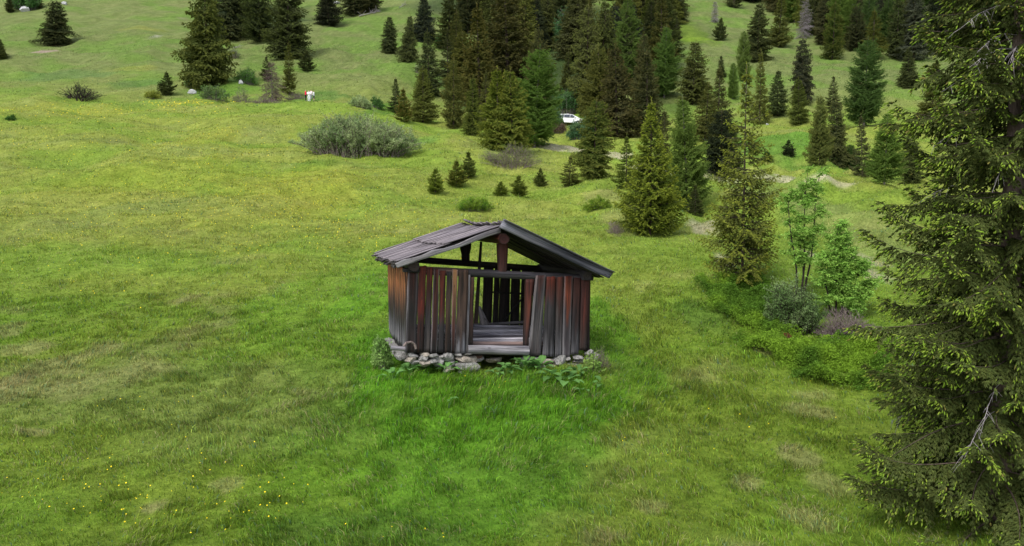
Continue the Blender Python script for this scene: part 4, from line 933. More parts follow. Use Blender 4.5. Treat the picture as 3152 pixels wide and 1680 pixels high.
    f3 = np.concatenate([b + np.array([[6 + i, 6 + (i + 1) % 3, 9]]) for i in range(3)])
    ca, cb, cc = np.array([.22, .37, .035]), np.array([.34, .43, .06]), np.array([.26, .18, .07]); T = T[:, None]
    zsh = sstep(4.5, 9, P[:, 2])[:, None]
    C = ca + (cb - ca) * T; C = C + (cc - C) * ((r.random((n, 1)) < .06 + .25 * zsh) * .7); C = np.repeat(C, 10, 0)
    me = mesh_np('shoots', VV, f3, f4, {'col': ('FLOAT_COLOR', np.concatenate([C, np.ones((len(C), 1))], 1))}); s = obj('fresh_shoots', me, leafy('fresh_shoots', .35, .6), root)
    tubesL.append(([(0, 0, -.4), (0, 0, 4), (0, 0, 9), (0, 0, H)], [.19, .15, .07, .01]))
    V, F = tubes(tubesL, 6); obj('trunk', mesh_np('trunk', V, F4=F, smooth=True), M_bark, root)
    # bare grey dead side branches
    dl = []
    for k in range(14):
        az = math.radians(r.uniform(130, 230)); z0 = r.uniform(1.5, 8); L = np.interp(z0, *ctrl) * r.uniform(.6, .9); o_ = np.array([math.cos(az), math.sin(az), 0]); s_ = np.array([-math.sin(az), math.cos(az), 0])
        p = [o_ * L * t + np.array([0, 0, z0 + L * (.15 * t - .5 * t * t)]) for t in (0.0, .4, .7, 1)]; dl.append((p, [.008, .006, .004, .002]))
        for j in range(10):
            t = r.uniform(.35, 1); b0 = o_ * L * t + np.array([0, 0, z0 + L * (.15 * t - .5 * t * t)]); d = o_ * r.uniform(.1, .5) + s_ * r.uniform(-.8, .8) - np.array([0, 0, r.uniform(.3, 1)]); ln = r.uniform(.1, .3)
            dl.append(([b0, b0 + d * ln * .5, b0 + d * ln + np.array([0, 0, -.03])], [.003, .0025, .001]))
    V, F = tubes(dl, 4); obj('dead_branches', mesh_np('dead_branches', V, F4=F), M_silver, root)
big_spruce()

# ------------------------------------------------------------------ broad leaved shrubs and saplings
def leaf_mesh(name, P, D, L, W, C, r, flat=0.0):
    n = len(P); Nn = r.normal(size=(n, 3)); Nn[:, 2] = np.abs(Nn[:, 2]) + flat; S = nrm(np.cross(D, nrm(Nn)))
    V = np.stack([P, P + D * (L * .5)[:, None] + S * (W * .5)[:, None], P + D * L[:, None], P + D * (L * .5)[:, None] - S * (W * .5)[:, None]], 1).reshape(-1, 3)
    C4 = np.concatenate([np.repeat(C, 4, 0), np.ones((n * 4, 1))], 1)
    return mesh_np(name, V, F4=np.arange(n * 4).reshape(-1, 4), attrs={'col': ('FLOAT_COLOR', C4)})
def shrub(u, vt, vb, wp, label, name='shrub', cat='shrub', seed=0, col=(.10, .15, .05), col2=(.16, .2, .08), nst=60, leaf=.07, nleaf=60, dep=.6, bark=None, twig=1.0, group=None, spread=1.0, lw=.45, loc=None, twigs=5, tall=1.0, low=.25):
    x, y, z = at(u, vb) if loc is None else loc
    r = np.random.default_rng(seed); h = (vb - vt) / FPX * y * 1.0; w_ = wp / FPX * y / 2
    L = []; P = []; D = []
    y += w_ * dep * .5
    z = float(terr(x, y))
    for k in range(nst):
        a = r.uniform(0, 6.28); rr = math.sqrt(r.random()); bx, by = math.cos(a) * rr * w_ * .62, math.sin(a) * rr * w_ * .62 * dep
        bz = float(terr(x + bx, y + by)) - z - .05
        ex = bx + (bx * .5 + r.normal() * w_ * .22) * spread; ey = by + (by * .5 + r.normal() * w_ * .22 * dep) * spread
        ex = max(-w_, min(w_, ex)); lump = .72 + .5 * float(vn(np.array([ex / (w_ * .3) + seed]), np.array([ey / (w_ * .3)]), seed)[0]); hh = h * (1 - .6 * (abs(ex) / w_) ** 2.4) * r.uniform(.45, 1.05) * lump
        p = np.array([[bx, by, bz], [bx + (ex - bx) * .2, by + (ey - by) * .2, bz + hh * .38], [bx + (ex - bx) * .6, by + (ey - by) * .6, bz + hh * .75], [ex, ey, bz + hh]])
        p[1:3] += r.normal(size=(2, 3)) * hh * .03
        th = max(.006, .012 * h) * twig; L.append((p, np.array([1, .75, .5, .2]) * th))
        ends = [p]
        for j in range(twigs):
            t = r.uniform(.3, .95); k3 = int(t * 3); f = t * 3 - k3; b0 = p[k3] * (1 - f) + p[min(3, k3 + 1)] * f
            d = nrm(np.array([r.normal(), r.normal(), r.uniform(.4, 1.6)])) * hh * r.uniform(.15, .32)
            pp = np.array([b0, b0 + d * .5 + r.normal(size=3) * .02, b0 + d]); L.append((pp, np.array([.45, .35, .15]) * th)); ends.append(pp)
        m = nleaf
        if m:
            for e in ends:
                q_ = max(1, int(m / len(ends) * r.uniform(.3, 1.7))); t = r.uniform(low if len(e) == 4 else .1, 1.03, q_) * (len(e) - 1); k3 = np.minimum(t.astype(int), len(e) - 2); f = (t - k3)[:, None]
                P.append(e[k3] * (1 - f) + e[k3 + 1] * f + r.normal(size=(q_, 3)) * leaf * .5); D.append(nrm(r.normal(size=(q_, 3)) + np.array([0, 0, .5])))
    t = empty(name, (x, y, z)); tag(t, label, cat, group)
    V, F = tubes(L, 4); obj('stems', mesh_np('stems', V, F4=F), bark or M_barkg, t)
    if P:
        P = np.concatenate(P); D = np.concatenate(D); n = len(P); cl = (fbm(P[:, 0] / (h * .35) + 9, P[:, 2] / (h * .35) + P[:, 1], seed, 2))[:, None]
        C = np.array(col) + (np.array(col2) - np.array(col)) * sstep(.3, .7, cl); C = C * r.uniform(.7, 1.3, (n, 1))
        obj('foliage', leaf_mesh('foliage', P, D, leaf * r.uniform(.6, 1.3, n), leaf * lw * r.uniform(.7, 1.2, n), C, r), M_leaf, t)
    return t
GG = 'shrubs scattered over the meadow'
WIL, WIL2 = (.20, .29, .11), (.34, .42, .18)
shrub(1088, 376, 484, 446, 'large grey green willow thicket in the open meadow, left of the wood edge', 'willow_thicket', 'thicket', 1, WIL, WIL2, nst=420, leaf=.13, nleaf=230, dep=.55, low=.02, bark=M_dead, twigs=8, spread=.7)
shrub(240, 262, 309, 112, 'low dark bare shrub with a green top far left on the meadow', 'shrub', 'shrub', 2, (.10, .17, .04), (.16, .25, .07), nst=90, leaf=.22, nleaf=9, bark=M_barkd, spread=2.2, twig=2)
shrub(466, 286, 305, 54, 'low yellow green round shrub near the small dark spruce', 'shrub', 'shrub', 3, (.20, .24, .03), (.28, .30, .05), nst=60, leaf=.22, nleaf=40)
shrub(655, 262, 308, 96, 'loose green shrub in front of the broad upper left spruce', 'shrub', 'shrub', 4, (.09, .17, .05), (.16, .25, .06), nst=80, leaf=.25, nleaf=40, spread=1.5)
shrub(590, 236, 270, 60, 'dark green shrub growing in the skirt of the broad upper left spruce', 'shrub', 'shrub', 5, (.05, .12, .03), (.09, .2, .05), nst=60, leaf=.25, nleaf=60)
shrub(756, 212, 258, 72, 'fresh green shrub right of the broad spruce, beside the small boulder', 'shrub', 'shrub', 6, (.08, .19, .03), (.15, .28, .06), nst=80, leaf=.26, nleaf=60)
shrub(716, 150, 182, 46, 'greyish bare shrub on the slope right of the broad spruce', 'shrub', 'shrub', 7, (.1, .14, .06), (.16, .2, .1), nst=50, leaf=.24, nleaf=14, bark=M_dead)
shrub(742, 276, 316, 60, 'thin grey twiggy shrub between the green shrub and the dead spruce', 'shrub', 'shrub', 8, (.13, .18, .06), (.2, .24, .1), nst=50, leaf=.2, nleaf=12, bark=M_dead, spread=1.6)
shrub(905, 284, 306, 66, 'grey brushwood heap at the foot of the bare footed spruce', 'brush_pile', 'brushwood', 9, nst=110, nleaf=0, bark=M_dead, spread=2.0, twig=1.5)
shrub(806, 294, 316, 110, 'long heap of grey brushwood left of the dead spruce', 'brush_pile', 'brushwood', 10, nst=150, nleaf=0, bark=M_dead, spread=2.0, twig=1.5)
shrub(1108, 302, 332, 76, 'low grey green willow shrub behind the large thicket, left of two', 'shrub', 'shrub', 12, WIL, WIL2, nst=80, leaf=.22, nleaf=34, bark=M_dead)
shrub(1160, 300, 334, 44, 'round dark green shrub behind the large thicket, right of two', 'shrub', 'shrub', 13, (.06, .14, .03), (.1, .22, .05), nst=60, leaf=.2, nleaf=60)
shrub(1288, 198, 226, 34, 'grey shrub at the wood edge below the cone shaped spruces', 'shrub', 'shrub', 14, WIL, WIL2, nst=50, leaf=.22, nleaf=24, bark=M_dead)
shrub(1448, 26, 54, 50, 'pale grey twigs on the slope behind the wood edge', 'brush_pile', 'brushwood', 15, nst=60, nleaf=0, bark=M_silver, spread=1.5, twig=1.5)
shrub(1360, 105, 150, 40, 'bright green shrub between the dark smooth spruce and its neighbour', 'shrub', 'shrub', 16, (.07, .17, .04), (.12, .25, .06), nst=50, leaf=.3, nleaf=60)
shrub(1745, 282, 352, 100, 'green broadleaf shrub directly above the white car', 'shrub', 'shrub', 17, (.06, .15, .04), (.11, .22, .07), nst=90, leaf=.3, nleaf=90)
shrub(1790, 378, 432, 90, 'blue green shrub below the white car on the path bank', 'shrub', 'shrub', 18, (.06, .14, .06), (.12, .2, .08), nst=80, leaf=.25, nleaf=90)
shrub(1720, 380, 412, 50, 'reddish brown leafless shrub below left of the white car', 'shrub', 'shrub', 19, (.13, .09, .06), (.15, .11, .07), nst=70, leaf=.2, nleaf=30, bark=M_dead)
shrub(1708, 332, 398, 56, 'soft green broadleaf shrub hiding the tail of the white car', 'shrub', 'shrub', 37, (.07, .15, .05), (.12, .22, .08), nst=70, leaf=.22, nleaf=110)
shrub(1740, 40, 150, 76, 'green broadleaf tree in the dark gap of the middle wood', 'broadleaf_tree', 'tree', 20, (.045, .12, .04), (.08, .18, .06), nst=80, leaf=.45, nleaf=120)
shrub(1570, 462, 522, 200, 'long low thicket of bare grey twigs below the bright double spruce', 'shrub', 'thicket', 21, (.16, .2, .06), (.2, .28, .05), nst=240, leaf=.10, nleaf=14, bark=M_dead, dep=.35, spread=1.3, twig=.8)
shrub(1462, 612, 652, 118, 'low bright green heath shrub mound behind the hut roof, left of the ridge', 'heath_shrub', 'shrub', 22, (.12, .24, .02), (.20, .30, .03), nst=150, leaf=.07, nleaf=110, dep=.7)
shrub(1840, 618, 645, 90, 'low bright green heath mound on the hummock left of the bright spruce', 'heath_shrub', 'shrub', 23, (.14, .24, .02), (.2, .28, .03), nst=110, leaf=.07, nleaf=90, dep=.6)
shrub(1895, 680, 720, 60, 'patch of low brown withered twigs left of the bright cone shaped spruce', 'brush_pile', 'brushwood', 24, nst=110, nleaf=0, bark=M_dead, spread=1.6, twig=.6)
shrub(2250, 410, 432, 60, 'low heath mound on the bank left of the tiny dark spruce', 'heath_shrub', 'shrub', 25, (.12, .22, .02), (.2, .26, .03), nst=80, leaf=.13, nleaf=70)
shrub(2600, 385, 402, 130, 'low heath strip on the bank below the dark pair of spruces', 'heath_shrub', 'shrub', 26, (.14, .2, .03), (.2, .24, .05), nst=90, leaf=.14, nleaf=40)
shrub(30, 358, 372, 34, 'tiny dark green tuft shrub on the far left meadow', 'shrub', 'shrub', 27, (.05, .12, .02), (.08, .18, .03), nst=40, leaf=.12, nleaf=50)
shrub(70, -14, 34, 90, 'dark green bushes round the white rock in the top left corner', 'shrub', 'shrub', 28, (.05, .13, .03), (.09, .2, .05), nst=90, leaf=.5, nleaf=60)

# near right group
shrub(2450, 872, 1030, 190, 'grey green leafy willow bush with dark bare foot, left of the brushwood heap', 'willow_bush', 'shrub', 31, (.12, .20, .06), (.24, .33, .13), nst=120, leaf=.055, nleaf=210, dep=.7, bark=M_barkd, twigs=8, spread=.9)
shrub(2622, 965, 1048, 215, 'arched heap of bare violet grey dead branches under the rowan bush', 'brush_pile', 'brushwood', 32, nst=260, nleaf=0, bark=M_dead, spread=2.4, twig=1.3, twigs=6, dep=.7)
shrub(2415, 1022, 1060, 62, 'small dark red withered shrub in the heath in front of the willow bush', 'withered_shrub', 'shrub', 33, (.16, .025, .02), (.20, .05, .03), nst=70, leaf=.035, nleaf=60, bark=M_dead)
shrub(1192, 905, 1012, 50, 'light green climbing shrub leaning on the left wall of the hut', 'shrub', 'shrub', 34, (.17, .30, .07), (.28, .42, .12), nst=50, leaf=.07, nleaf=120, bark=M_barkg, loc=(-3.02, 16.7, 0), dep=.8, low=.02)
shrub(1800, 1040, 1110, 56, 'small sprawling green shrub at the right front corner of the hut', 'shrub', 'shrub', 35, (.13, .25, .04), (.24, .36, .08), nst=26, leaf=.075, nleaf=34, bark=M_dead, loc=(1.80, 16.3, 0), dep=.7, spread=2)
shrub(1840, 1040, 1112, 60, 'tangle of reddish bare twigs beside the right corner stones of the hut', 'brush_pile', 'brushwood', 36, (.14, .2, .05), (.2, .28, .07), nst=60, leaf=.04, nleaf=8, bark=M_dead, loc=(2.06, 16.6, 0), dep=.8, spread=2, twig=.7)

def rowan(u, v0, h, label, seed, stems, wid, nl, low=.25):
    """sapling with compound leaves in layered sprays"""
    r = np.random.default_rng(seed); x, y, z = at(u, v0); L = []; P = []; D = []; C = []; R = []
    t = empty('rowan_sapling', (x, y, z)); tag(t, label, 'sapling')
    tips = []
    for (dx, lean, hs) in stems:
        p = []; 
        for f in np.linspace(0, 1, 8): p.append((dx + lean * f + .05 * math.sin(f * 7 + seed), r.normal() * .03 + (dx * .4) * f, -.1 + hs * h * f))
        p = np.array(p); L.append((p, np.linspace(.030, .006, 8) * (.8 + .4 * hs)))
        for k in range(int(nl * hs)):
            f = r.uniform(low, 1) ** .8; i = min(6, int(f * 7)); b = p[i] + (p[i + 1] - p[i]) * (f * 7 - i)
            a = r.uniform(0, 6.28); ln = wid * r.uniform(.35, 1) * (1.15 - .6 * f); d = np.array([math.cos(a), math.sin(a), r.uniform(.25, .9)])
            e = b + d * ln; L.append((np.array([b, (b + e) / 2 + np.array([0, 0, .03]), e]), np.array([.008, .006, .003]))); tips.append((b, e))
    for b, e in tips:
        for k in range(11):
            s = b + (e - b) * r.uniform(.45, 1.02); a = r.uniform(0, 6.28); ax = nrm(np.array([math.cos(a), math.sin(a), r.uniform(-.7, .9)])); ln = r.uniform(.15, .23)
            side = nrm(np.cross(ax, np.array([0, 0, 1.]))); cc = np.array([.21, .39, .065]) * r.uniform(.75, 1.3) + np.array([.05, .02, .01]) * r.random()
            for j in range(6):
                f = (j + .6) / 6
                for sg in (-1, 1):
                    P.append(s + ax * ln * f - np.array([0, 0, .03 * f * f])); D.append(nrm(side * sg + ax * .45 - np.array([0, 0, .25]) + r.normal(size=3) * .45)); C.append(cc)
            P.append(s + ax * ln); D.append(ax - np.array([0, 0, .2])); C.append(cc)
    V, F = tubes(L, 5); obj('stems', mesh_np('stems', V, F4=F), M_barkd, t)
    P, D, C = map(np.array, (P, D, C)); n = len(P)
    obj('foliage', leaf_mesh('foliage', P, nrm(D), r.uniform(.065, .095, n), r.uniform(.030, .042, n), C, r, .2), M_leaf, t)
rowan(2465, 915, 4.15, 'tall thin rowan sapling with several stems and bright layered leaves, left one of two', 81, [(-.12, -.35, .80), (0, .12, .97), (.10, .45, 1.0), (.02, -.05, .6)], .42, 25, .2)
rowan(2580, 975, 2.75, 'bushy rowan sapling with bright green leaves, right one of two, behind the brushwood', 82, [(-.25, -.25, .7), (-.1, -.05, 1.0), (.05, .12, .9), (.15, .55, .62), (.2, .9, .45), (0, .3, .7)], .42, 36, .12)

# heath shrubs: one continuous low mat of tiny leaves
def heath():
    r = np.random.default_rng(44); poly = [(2150, 880), (2330, 872), (2410, 950), (2440, 1030), (2570, 1075), (2720, 1040), (2760, 1130), (2700, 1200), (2590, 1205), (2470, 1160), (2370, 1085), (2270, 1010), (2180, 950)]
    W = np.array([at(a, b)[:2] for a, b in poly]); mn, mx = W.min(0), W.max(0)
    def inside(p):
        x, y = p[:, 0], p[:, 1]; c = np.zeros(len(p), bool); j = len(W) - 1
        for i in range(len(W)):
            xi, yi = W[i]; xj, yj = W[j]; m = ((yi > y) != (yj > y)) & (x < (xj - xi) * (y - yi) / (yj - yi + 1e-9) + xi); c ^= m; j = i
        return c
    p = r.uniform(mn - .4, mx + .4, (60000, 2)); wob = np.stack([fbm(p[:, 0] * 1.2, p[:, 1] * 1.2, 5, 3) - .5, fbm(p[:, 0] * 1.2 + 40, p[:, 1] * 1.2, 6, 3) - .5], 1) * 1.6
    p = p[inside(p + wob + r.normal(size=p.shape) * .16)]; mound = fbm(p[:, 0] * 1.5, p[:, 1] * 1.5, 8, 3); keep = mound > .30; p = p[keep]; mound = mound[keep]
    hh = .06 + .62 * sstep(.3, .75, mound) * .65
    n = len(p); k = 9; P = np.repeat(p, k, 0); Hh = np.repeat(hh, k) * np.sqrt(r.uniform(.15, 1, n * k)); P = P + r.normal(size=P.shape) * .035
    z = terr(P[:, 0], P[:, 1]) + Hh; P3 = np.stack([P[:, 0], P[:, 1], z], 1)
    D = nrm(r.normal(size=P3.shape) + np.array([0, 0, .7])); v = fbm(P[:, 0] * .9, P[:, 1] * .9, 9, 3)[:, None]
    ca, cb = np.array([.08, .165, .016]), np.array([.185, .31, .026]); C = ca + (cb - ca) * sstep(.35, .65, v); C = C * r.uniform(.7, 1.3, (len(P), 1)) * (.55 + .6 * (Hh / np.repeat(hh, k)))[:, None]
    me = leaf_mesh('heath', P3, D, r.uniform(.035, .06, len(P)), r.uniform(.02, .032, len(P)), C, r, .5)
    tag(obj('heath_shrubs', me, M_leaf), 'mat of bright green low heath shrubs on the right', 'ground cover', kind='stuff')
heath()

# ------------------------------------------------------------------ boulders, logs
def boulder(u, v, wpx, hpx, label, seed, mat=None):
    x, y, z = at(u, v); w2 = wpx / FPX * y / 2; h2 = hpx / FPX * y
    o = obj('boulder', stone(seed, w2, w2 * .8, h2 * .6), mat or M_white, None, (x, y + w2 * .3, z + h2 * .3)); o.data.name = 'boulder'; tag(o, label, 'boulder'); return o
M_white = stone_mat('pale_rock', (.34, .34, .35), (.62, .62, .62))
boulder(590, 289, 28, 16, 'white boulder lying right of the small dark spruce on the meadow rim', 401)
boulder(741, 258, 12, 14, 'small upright white boulder beside the fresh green shrub', 402)
boulder(75, 36, 34, 18, 'pale rock in the top left corner among dark bushes', 403)
boulder(198, 14, 18, 10, 'small grey rock at the top edge above the lone spruce', 404)
boulder(668, 258, 10, 5, 'tiny pale stone at the foot of the broad upper left spruce', 405)
boulder(1037, 10, 22, 10, 'pale rock at the top edge between two dark spruces', 406)
boulder(2362, 384, 7, 5, 'tiny white stone on the rim of the bright green bank', 407)
def fallen(label, pts, r0, seed, twigs=30):
    r = np.random.default_rng(seed); P = [np.array(at(u, v)) for u, v in pts]; o = P[0].copy(); L = [([p - o + np.array([0, 0, .3]) for p in P], np.linspace(r0, r0 * .3, len(P)))]
    for k in range(twigs):
        i = r.integers(0, len(P) - 1); b = P[i] + (P[i + 1] - P[i]) * r.random() - o + np.array([0, 0, .3]); d = nrm(r.normal(size=3) + np.array([1, 0, .8])) * r.uniform(.6, 2.2); L.append(([b, b + d * .5, b + d], [r0 * .35, r0 * .25, r0 * .1]))
    V, F = tubes(L, 5); me = mesh_np('fallen_branches', V, F4=F); ob = obj('fallen_branches', me, M_silver, None, tuple(o)); tag(ob, label, 'dead branch')
fallen('bleached fallen branches on the slope below the dark spruces at the top', [(1105, 52), (1130, 46), (1150, 42), (1165, 38)], .16, 1)
fallen('thin pale fallen stem on the grass right of the top spruces', [(1228, 26), (1240, 20), (1250, 14)], .08, 2, 12)
fallen('thin bleached log on the slope behind the broad spruce', [(722, 150), (735, 146)], .12, 3, 6)
# broad leaved herbs by the hut -------------------------------------
def dock(x, y, label, seed, n=9, s=.22, col=(.12, .25, .065)):
    r = np.random.default_rng(seed); z = float(terr(x, y)) + .10; V = []; F = []; C = []; k = 0
    for i in range(n):
        a = r.uniform(0, 6.28); el = r.uniform(.15, .9); d = np.array([math.cos(a) * math.cos(el), math.sin(a) * math.cos(el), math.sin(el)]); sd = nrm(np.cross(d, [0, 0, 1.])); up = np.cross(sd, d)
        b = d * s * (.3 + .5 * r.random()); L = s * r.uniform(.8, 1.3); Wd = L * r.uniform(.5, .7); c = np.array(col) * r.uniform(.75, 1.35)
        nl = 6
        for j in range(nl + 1):
            t = j / nl; w = Wd * .5 * math.sin(math.pi * min(1, t * .93 + .05)) ** .7; ctr = b + d * L * t - np.array([0, 0, 1]) * L * .35 * t * t
            for e in (-1, -.5, 0, .5, 1): V.append(ctr + sd * w * e + up * (abs(e) * w * .35 + r.normal() * .006)); C.append(c * (1.15 if e == 0 else 1))
        for j in range(nl):
            for e in range(4): q_ = k + j * 5 + e; F.append((q_, q_ + 1, q_ + 6, q_ + 5))
        k += 5 * (nl + 1)
        m0 = k; V += [np.array([-.004, 0, -.12]), np.array([.004, 0, -.12]), b]; C += [c] * 3; F.append((m0, m0 + 1, m0 + 2, k - 5 * (nl + 1) + 2)); k += 3
    C = np.concatenate([np.array(C), np.ones((len(C), 1))], 1)
    o = obj('dock_plant', mesh_np('dock_plant', np.array(V), F4=F, attrs={'col': ('FLOAT_COLOR', C)}, smooth=True), M_leaf, None, (x, y, z)); tag(o, label, 'plant', 'broad leaved plants round the hut')
def hp(u, v): return at(u, v)[:2]
DK = [(1209, 1160, .20, 7, 'broad leaved plant standing alone left in front of the hut corner'), (1262, 1140, .17, 9, 'broad leaved plant under the left end of the hut stones'), (1302, 1136, .17, 9, 'broad leaved plant in front of the left hut stones'),
      (1375, 1140, .18, 8, 'broad leaved plant before the large tan footing stone'), (1560, 1140, .2, 12, 'leafy clump in the grass right of the doorstep'), (1615, 1128, .22, 14, 'tall leafy clump between doorstep and right footing'),
      (1665, 1132, .22, 14, 'leafy clump covering the left part of the right footing'), (1708, 1160, .24, 9, 'large pale leaved plant drooping in front of the right footing'), (1745, 1176, .24, 7, 'large silvery leaves hanging lowest in front of the right footing'),
      (1855, 1186, .17, 3, 'single broad leaf plant furthest right of the hut'), (1793, 1205, .16, 3, 'single broad leaf plant low right in the grass'), (1384, 1232, .12, 3, 'small round leaf plant in the lush grass before the hut'), (1780, 1150, .18, 8, 'leafy clump under the right hut corner'), (1530, 1150, .16, 8, 'low leafy clump just right of the tall grass under the doorstep')]
for i, (u, v, s, n, lab) in enumerate(DK): dock(*hp(u, v + 14), lab, 500 + i, n + 1, s * 1.12)

# ------------------------------------------------------------------ parked car
def car():
    x, y, z = at(1756, 386)
    t = empty('parked_car', (x, y, z + .05), math.radians(-14), rot=(0, math.radians(4), math.radians(-14))); tag(t, 'small white car parked between the trees, half hidden by branches', 'car')
    prof = [(-2.1, .45), (-2.12, .75), (-2.05, 1.0), (-1.95, 1.08), (-1.72, 1.5), (-1.5, 1.6), (-.4, 1.66), (.35, 1.58), (1.05, 1.08), (1.75, .95), (2.05, .78), (2.1, .5), (2.0, .35), (1.72, .33)]
    def arch(cx):
        return [(cx + .38 * math.cos(a), .33 + .38 * math.sin(a)) for a in np.linspace(0, math.pi, 9)]
    prof = prof + arch(1.32)[0:] + arch(-1.32)[0:] + [(-2.0, .35)]
    W = .86; bm = bmesh.new(); rings = []
    for yy, ins in ((-W, .06), (-W + .05, 0), (W - .05, 0), (W, .06)):
        row = []
        for (px, pz) in prof:
            k = max(0, pz - 1.0) * .28; sy = yy * (1 - k / W * .9) if abs(yy) > 0 else yy
            row.append(bm.verts.new((px * (1 - ins * .4), sy, pz - ins * .3 * (pz > 1))))
        rings.append(row)
    n = len(prof)
    for a, b in zip(rings, rings[1:]):
        for i in range(n): bm.faces.new((a[i], a[(i + 1) % n], b[(i + 1) % n], b[i]))
    bm.faces.new(rings[0][::-1]); bm.faces.new(rings[-1]); bmesh.ops.triangulate(bm, faces=[f for f in bm.faces if len(f.verts) > 4]); bmesh.ops.recalc_face_normals(bm, faces=bm.faces)
    me = bpy.data.meshes.new('body'); bm.to_mesh(me); bm.free()
    pm = simple('white_car_paint', (.80, .80, .82), .25, .03); gm = simple('car_glass', (.06, .07, .09), .08, .1); bk = simple('car_rubber', (.02, .02, .022), .8); rm = simple('wheel_rim', (.45, .45, .47), .35, .1, metal=.8)
    body = obj('body', me, pm, t)
    def panel(name, pts, mat, par):
        bm = bmesh.new(); f = bm.faces.new([bm.verts.new(p) for p in pts]); ret = bmesh.ops.extrude_face_region(bm, geom=[f]); nv = f.normal
        bm.normal_update(); 
        for e in ret['geom']:
            if isinstance(e, bmesh.types.BMVert): e.co += Vector((0, math.copysign(.012, pts[0][1]) if abs(pts[0][1] - pts[2][1]) < .3 and abs(pts[0][1]) > .5 else 0, .012))
        bmesh.ops.recalc_face_normals(bm, faces=bm.faces); me = bpy.data.meshes.new(name); bm.to_mesh(me); bm.free(); return obj(name, me, mat, par)
    def sy(zv): return W * (1 - max(0, zv - 1.0) * .28 / W * .9) + .006
    for s in (-1, 1):
        for xs in ([(-1.78, 1.1), (-1.02, 1.1), (-1.02, 1.5), (-1.6, 1.46)], [(-.95, 1.1), (-.08, 1.1), (-.08, 1.56), (-.95, 1.52)], [(0, 1.1), (.92, 1.1), (.34, 1.5), (0, 1.54)]):
            panel('side_window', [(a, s * sy(b), b) for a, b in xs], gm, t)
        for a in (-1.32, 1.32):
            for nm, r_, wd, mt, dy in (('wheel', .31, .2, bk, 0), ):
                bm = bmesh.new(); bmesh.ops.create_cone(bm, cap_ends=True, segments=24, radius1=r_, radius2=r_, depth=wd); bmesh.ops.bevel(bm, geom=bm.edges[:], offset=.02, segments=1)
                me = bpy.data.meshes.new('wheel'); bm.to_mesh(me); bm.free(); wh = obj('wheel', me, mt, t, (a, s * (W - .1), .31)); wh.rotation_euler = (math.pi / 2, 0, 0)
                bm = bmesh.new(); bmesh.ops.create_cone(bm, cap_ends=True, segments=20, radius1=.2, radius2=.17, depth=.03); me = bpy.data.meshes.new('rim'); bm.to_mesh(me); bm.free(); obj('rim', me, rm, wh, (0, 0, -s * .105))
        m = simple('headlight_glass', (.7, .7, .7), .1); panel('headlight', [(2.06, s * .5, .72), (2.02, s * .84, .74), (1.92, s * .84, .86), (2.0, s * .5, .82)], m, t)
        m = simple('tail_light_red', (.4, .02, .02), .2); panel('tail_light', [(-2.13, s * .55, .8), (-2.1, s * .85, .8), (-2.05, s * .85, 1.0), (-2.07, s * .55, 1.0)], m, t)
        bm = bmesh.new(); bmesh.ops.create_cube(bm, size=1); bmesh.ops.scale(bm, vec=(.12, .2, .13), verts=bm.verts); bmesh.ops.bevel(bm, geom=bm.edges[:], offset=.02, segments=2); me = bpy.data.meshes.new('mirror'); bm.to_mesh(me); bm.free(); obj('mirror', me, pm, t, (.75, s * .95, 1.1))
    panel('windscreen', [(.42, -.66, 1.535), (.42, .66, 1.535), (1.0, .72, 1.125), (1.0, -.72, 1.125)], gm, t); panel('rear_window', [(-1.74, -.6, 1.48), (-1.74, .6, 1.48), (-1.96, .66, 1.1), (-1.96, -.66, 1.1)], gm, t)
car()

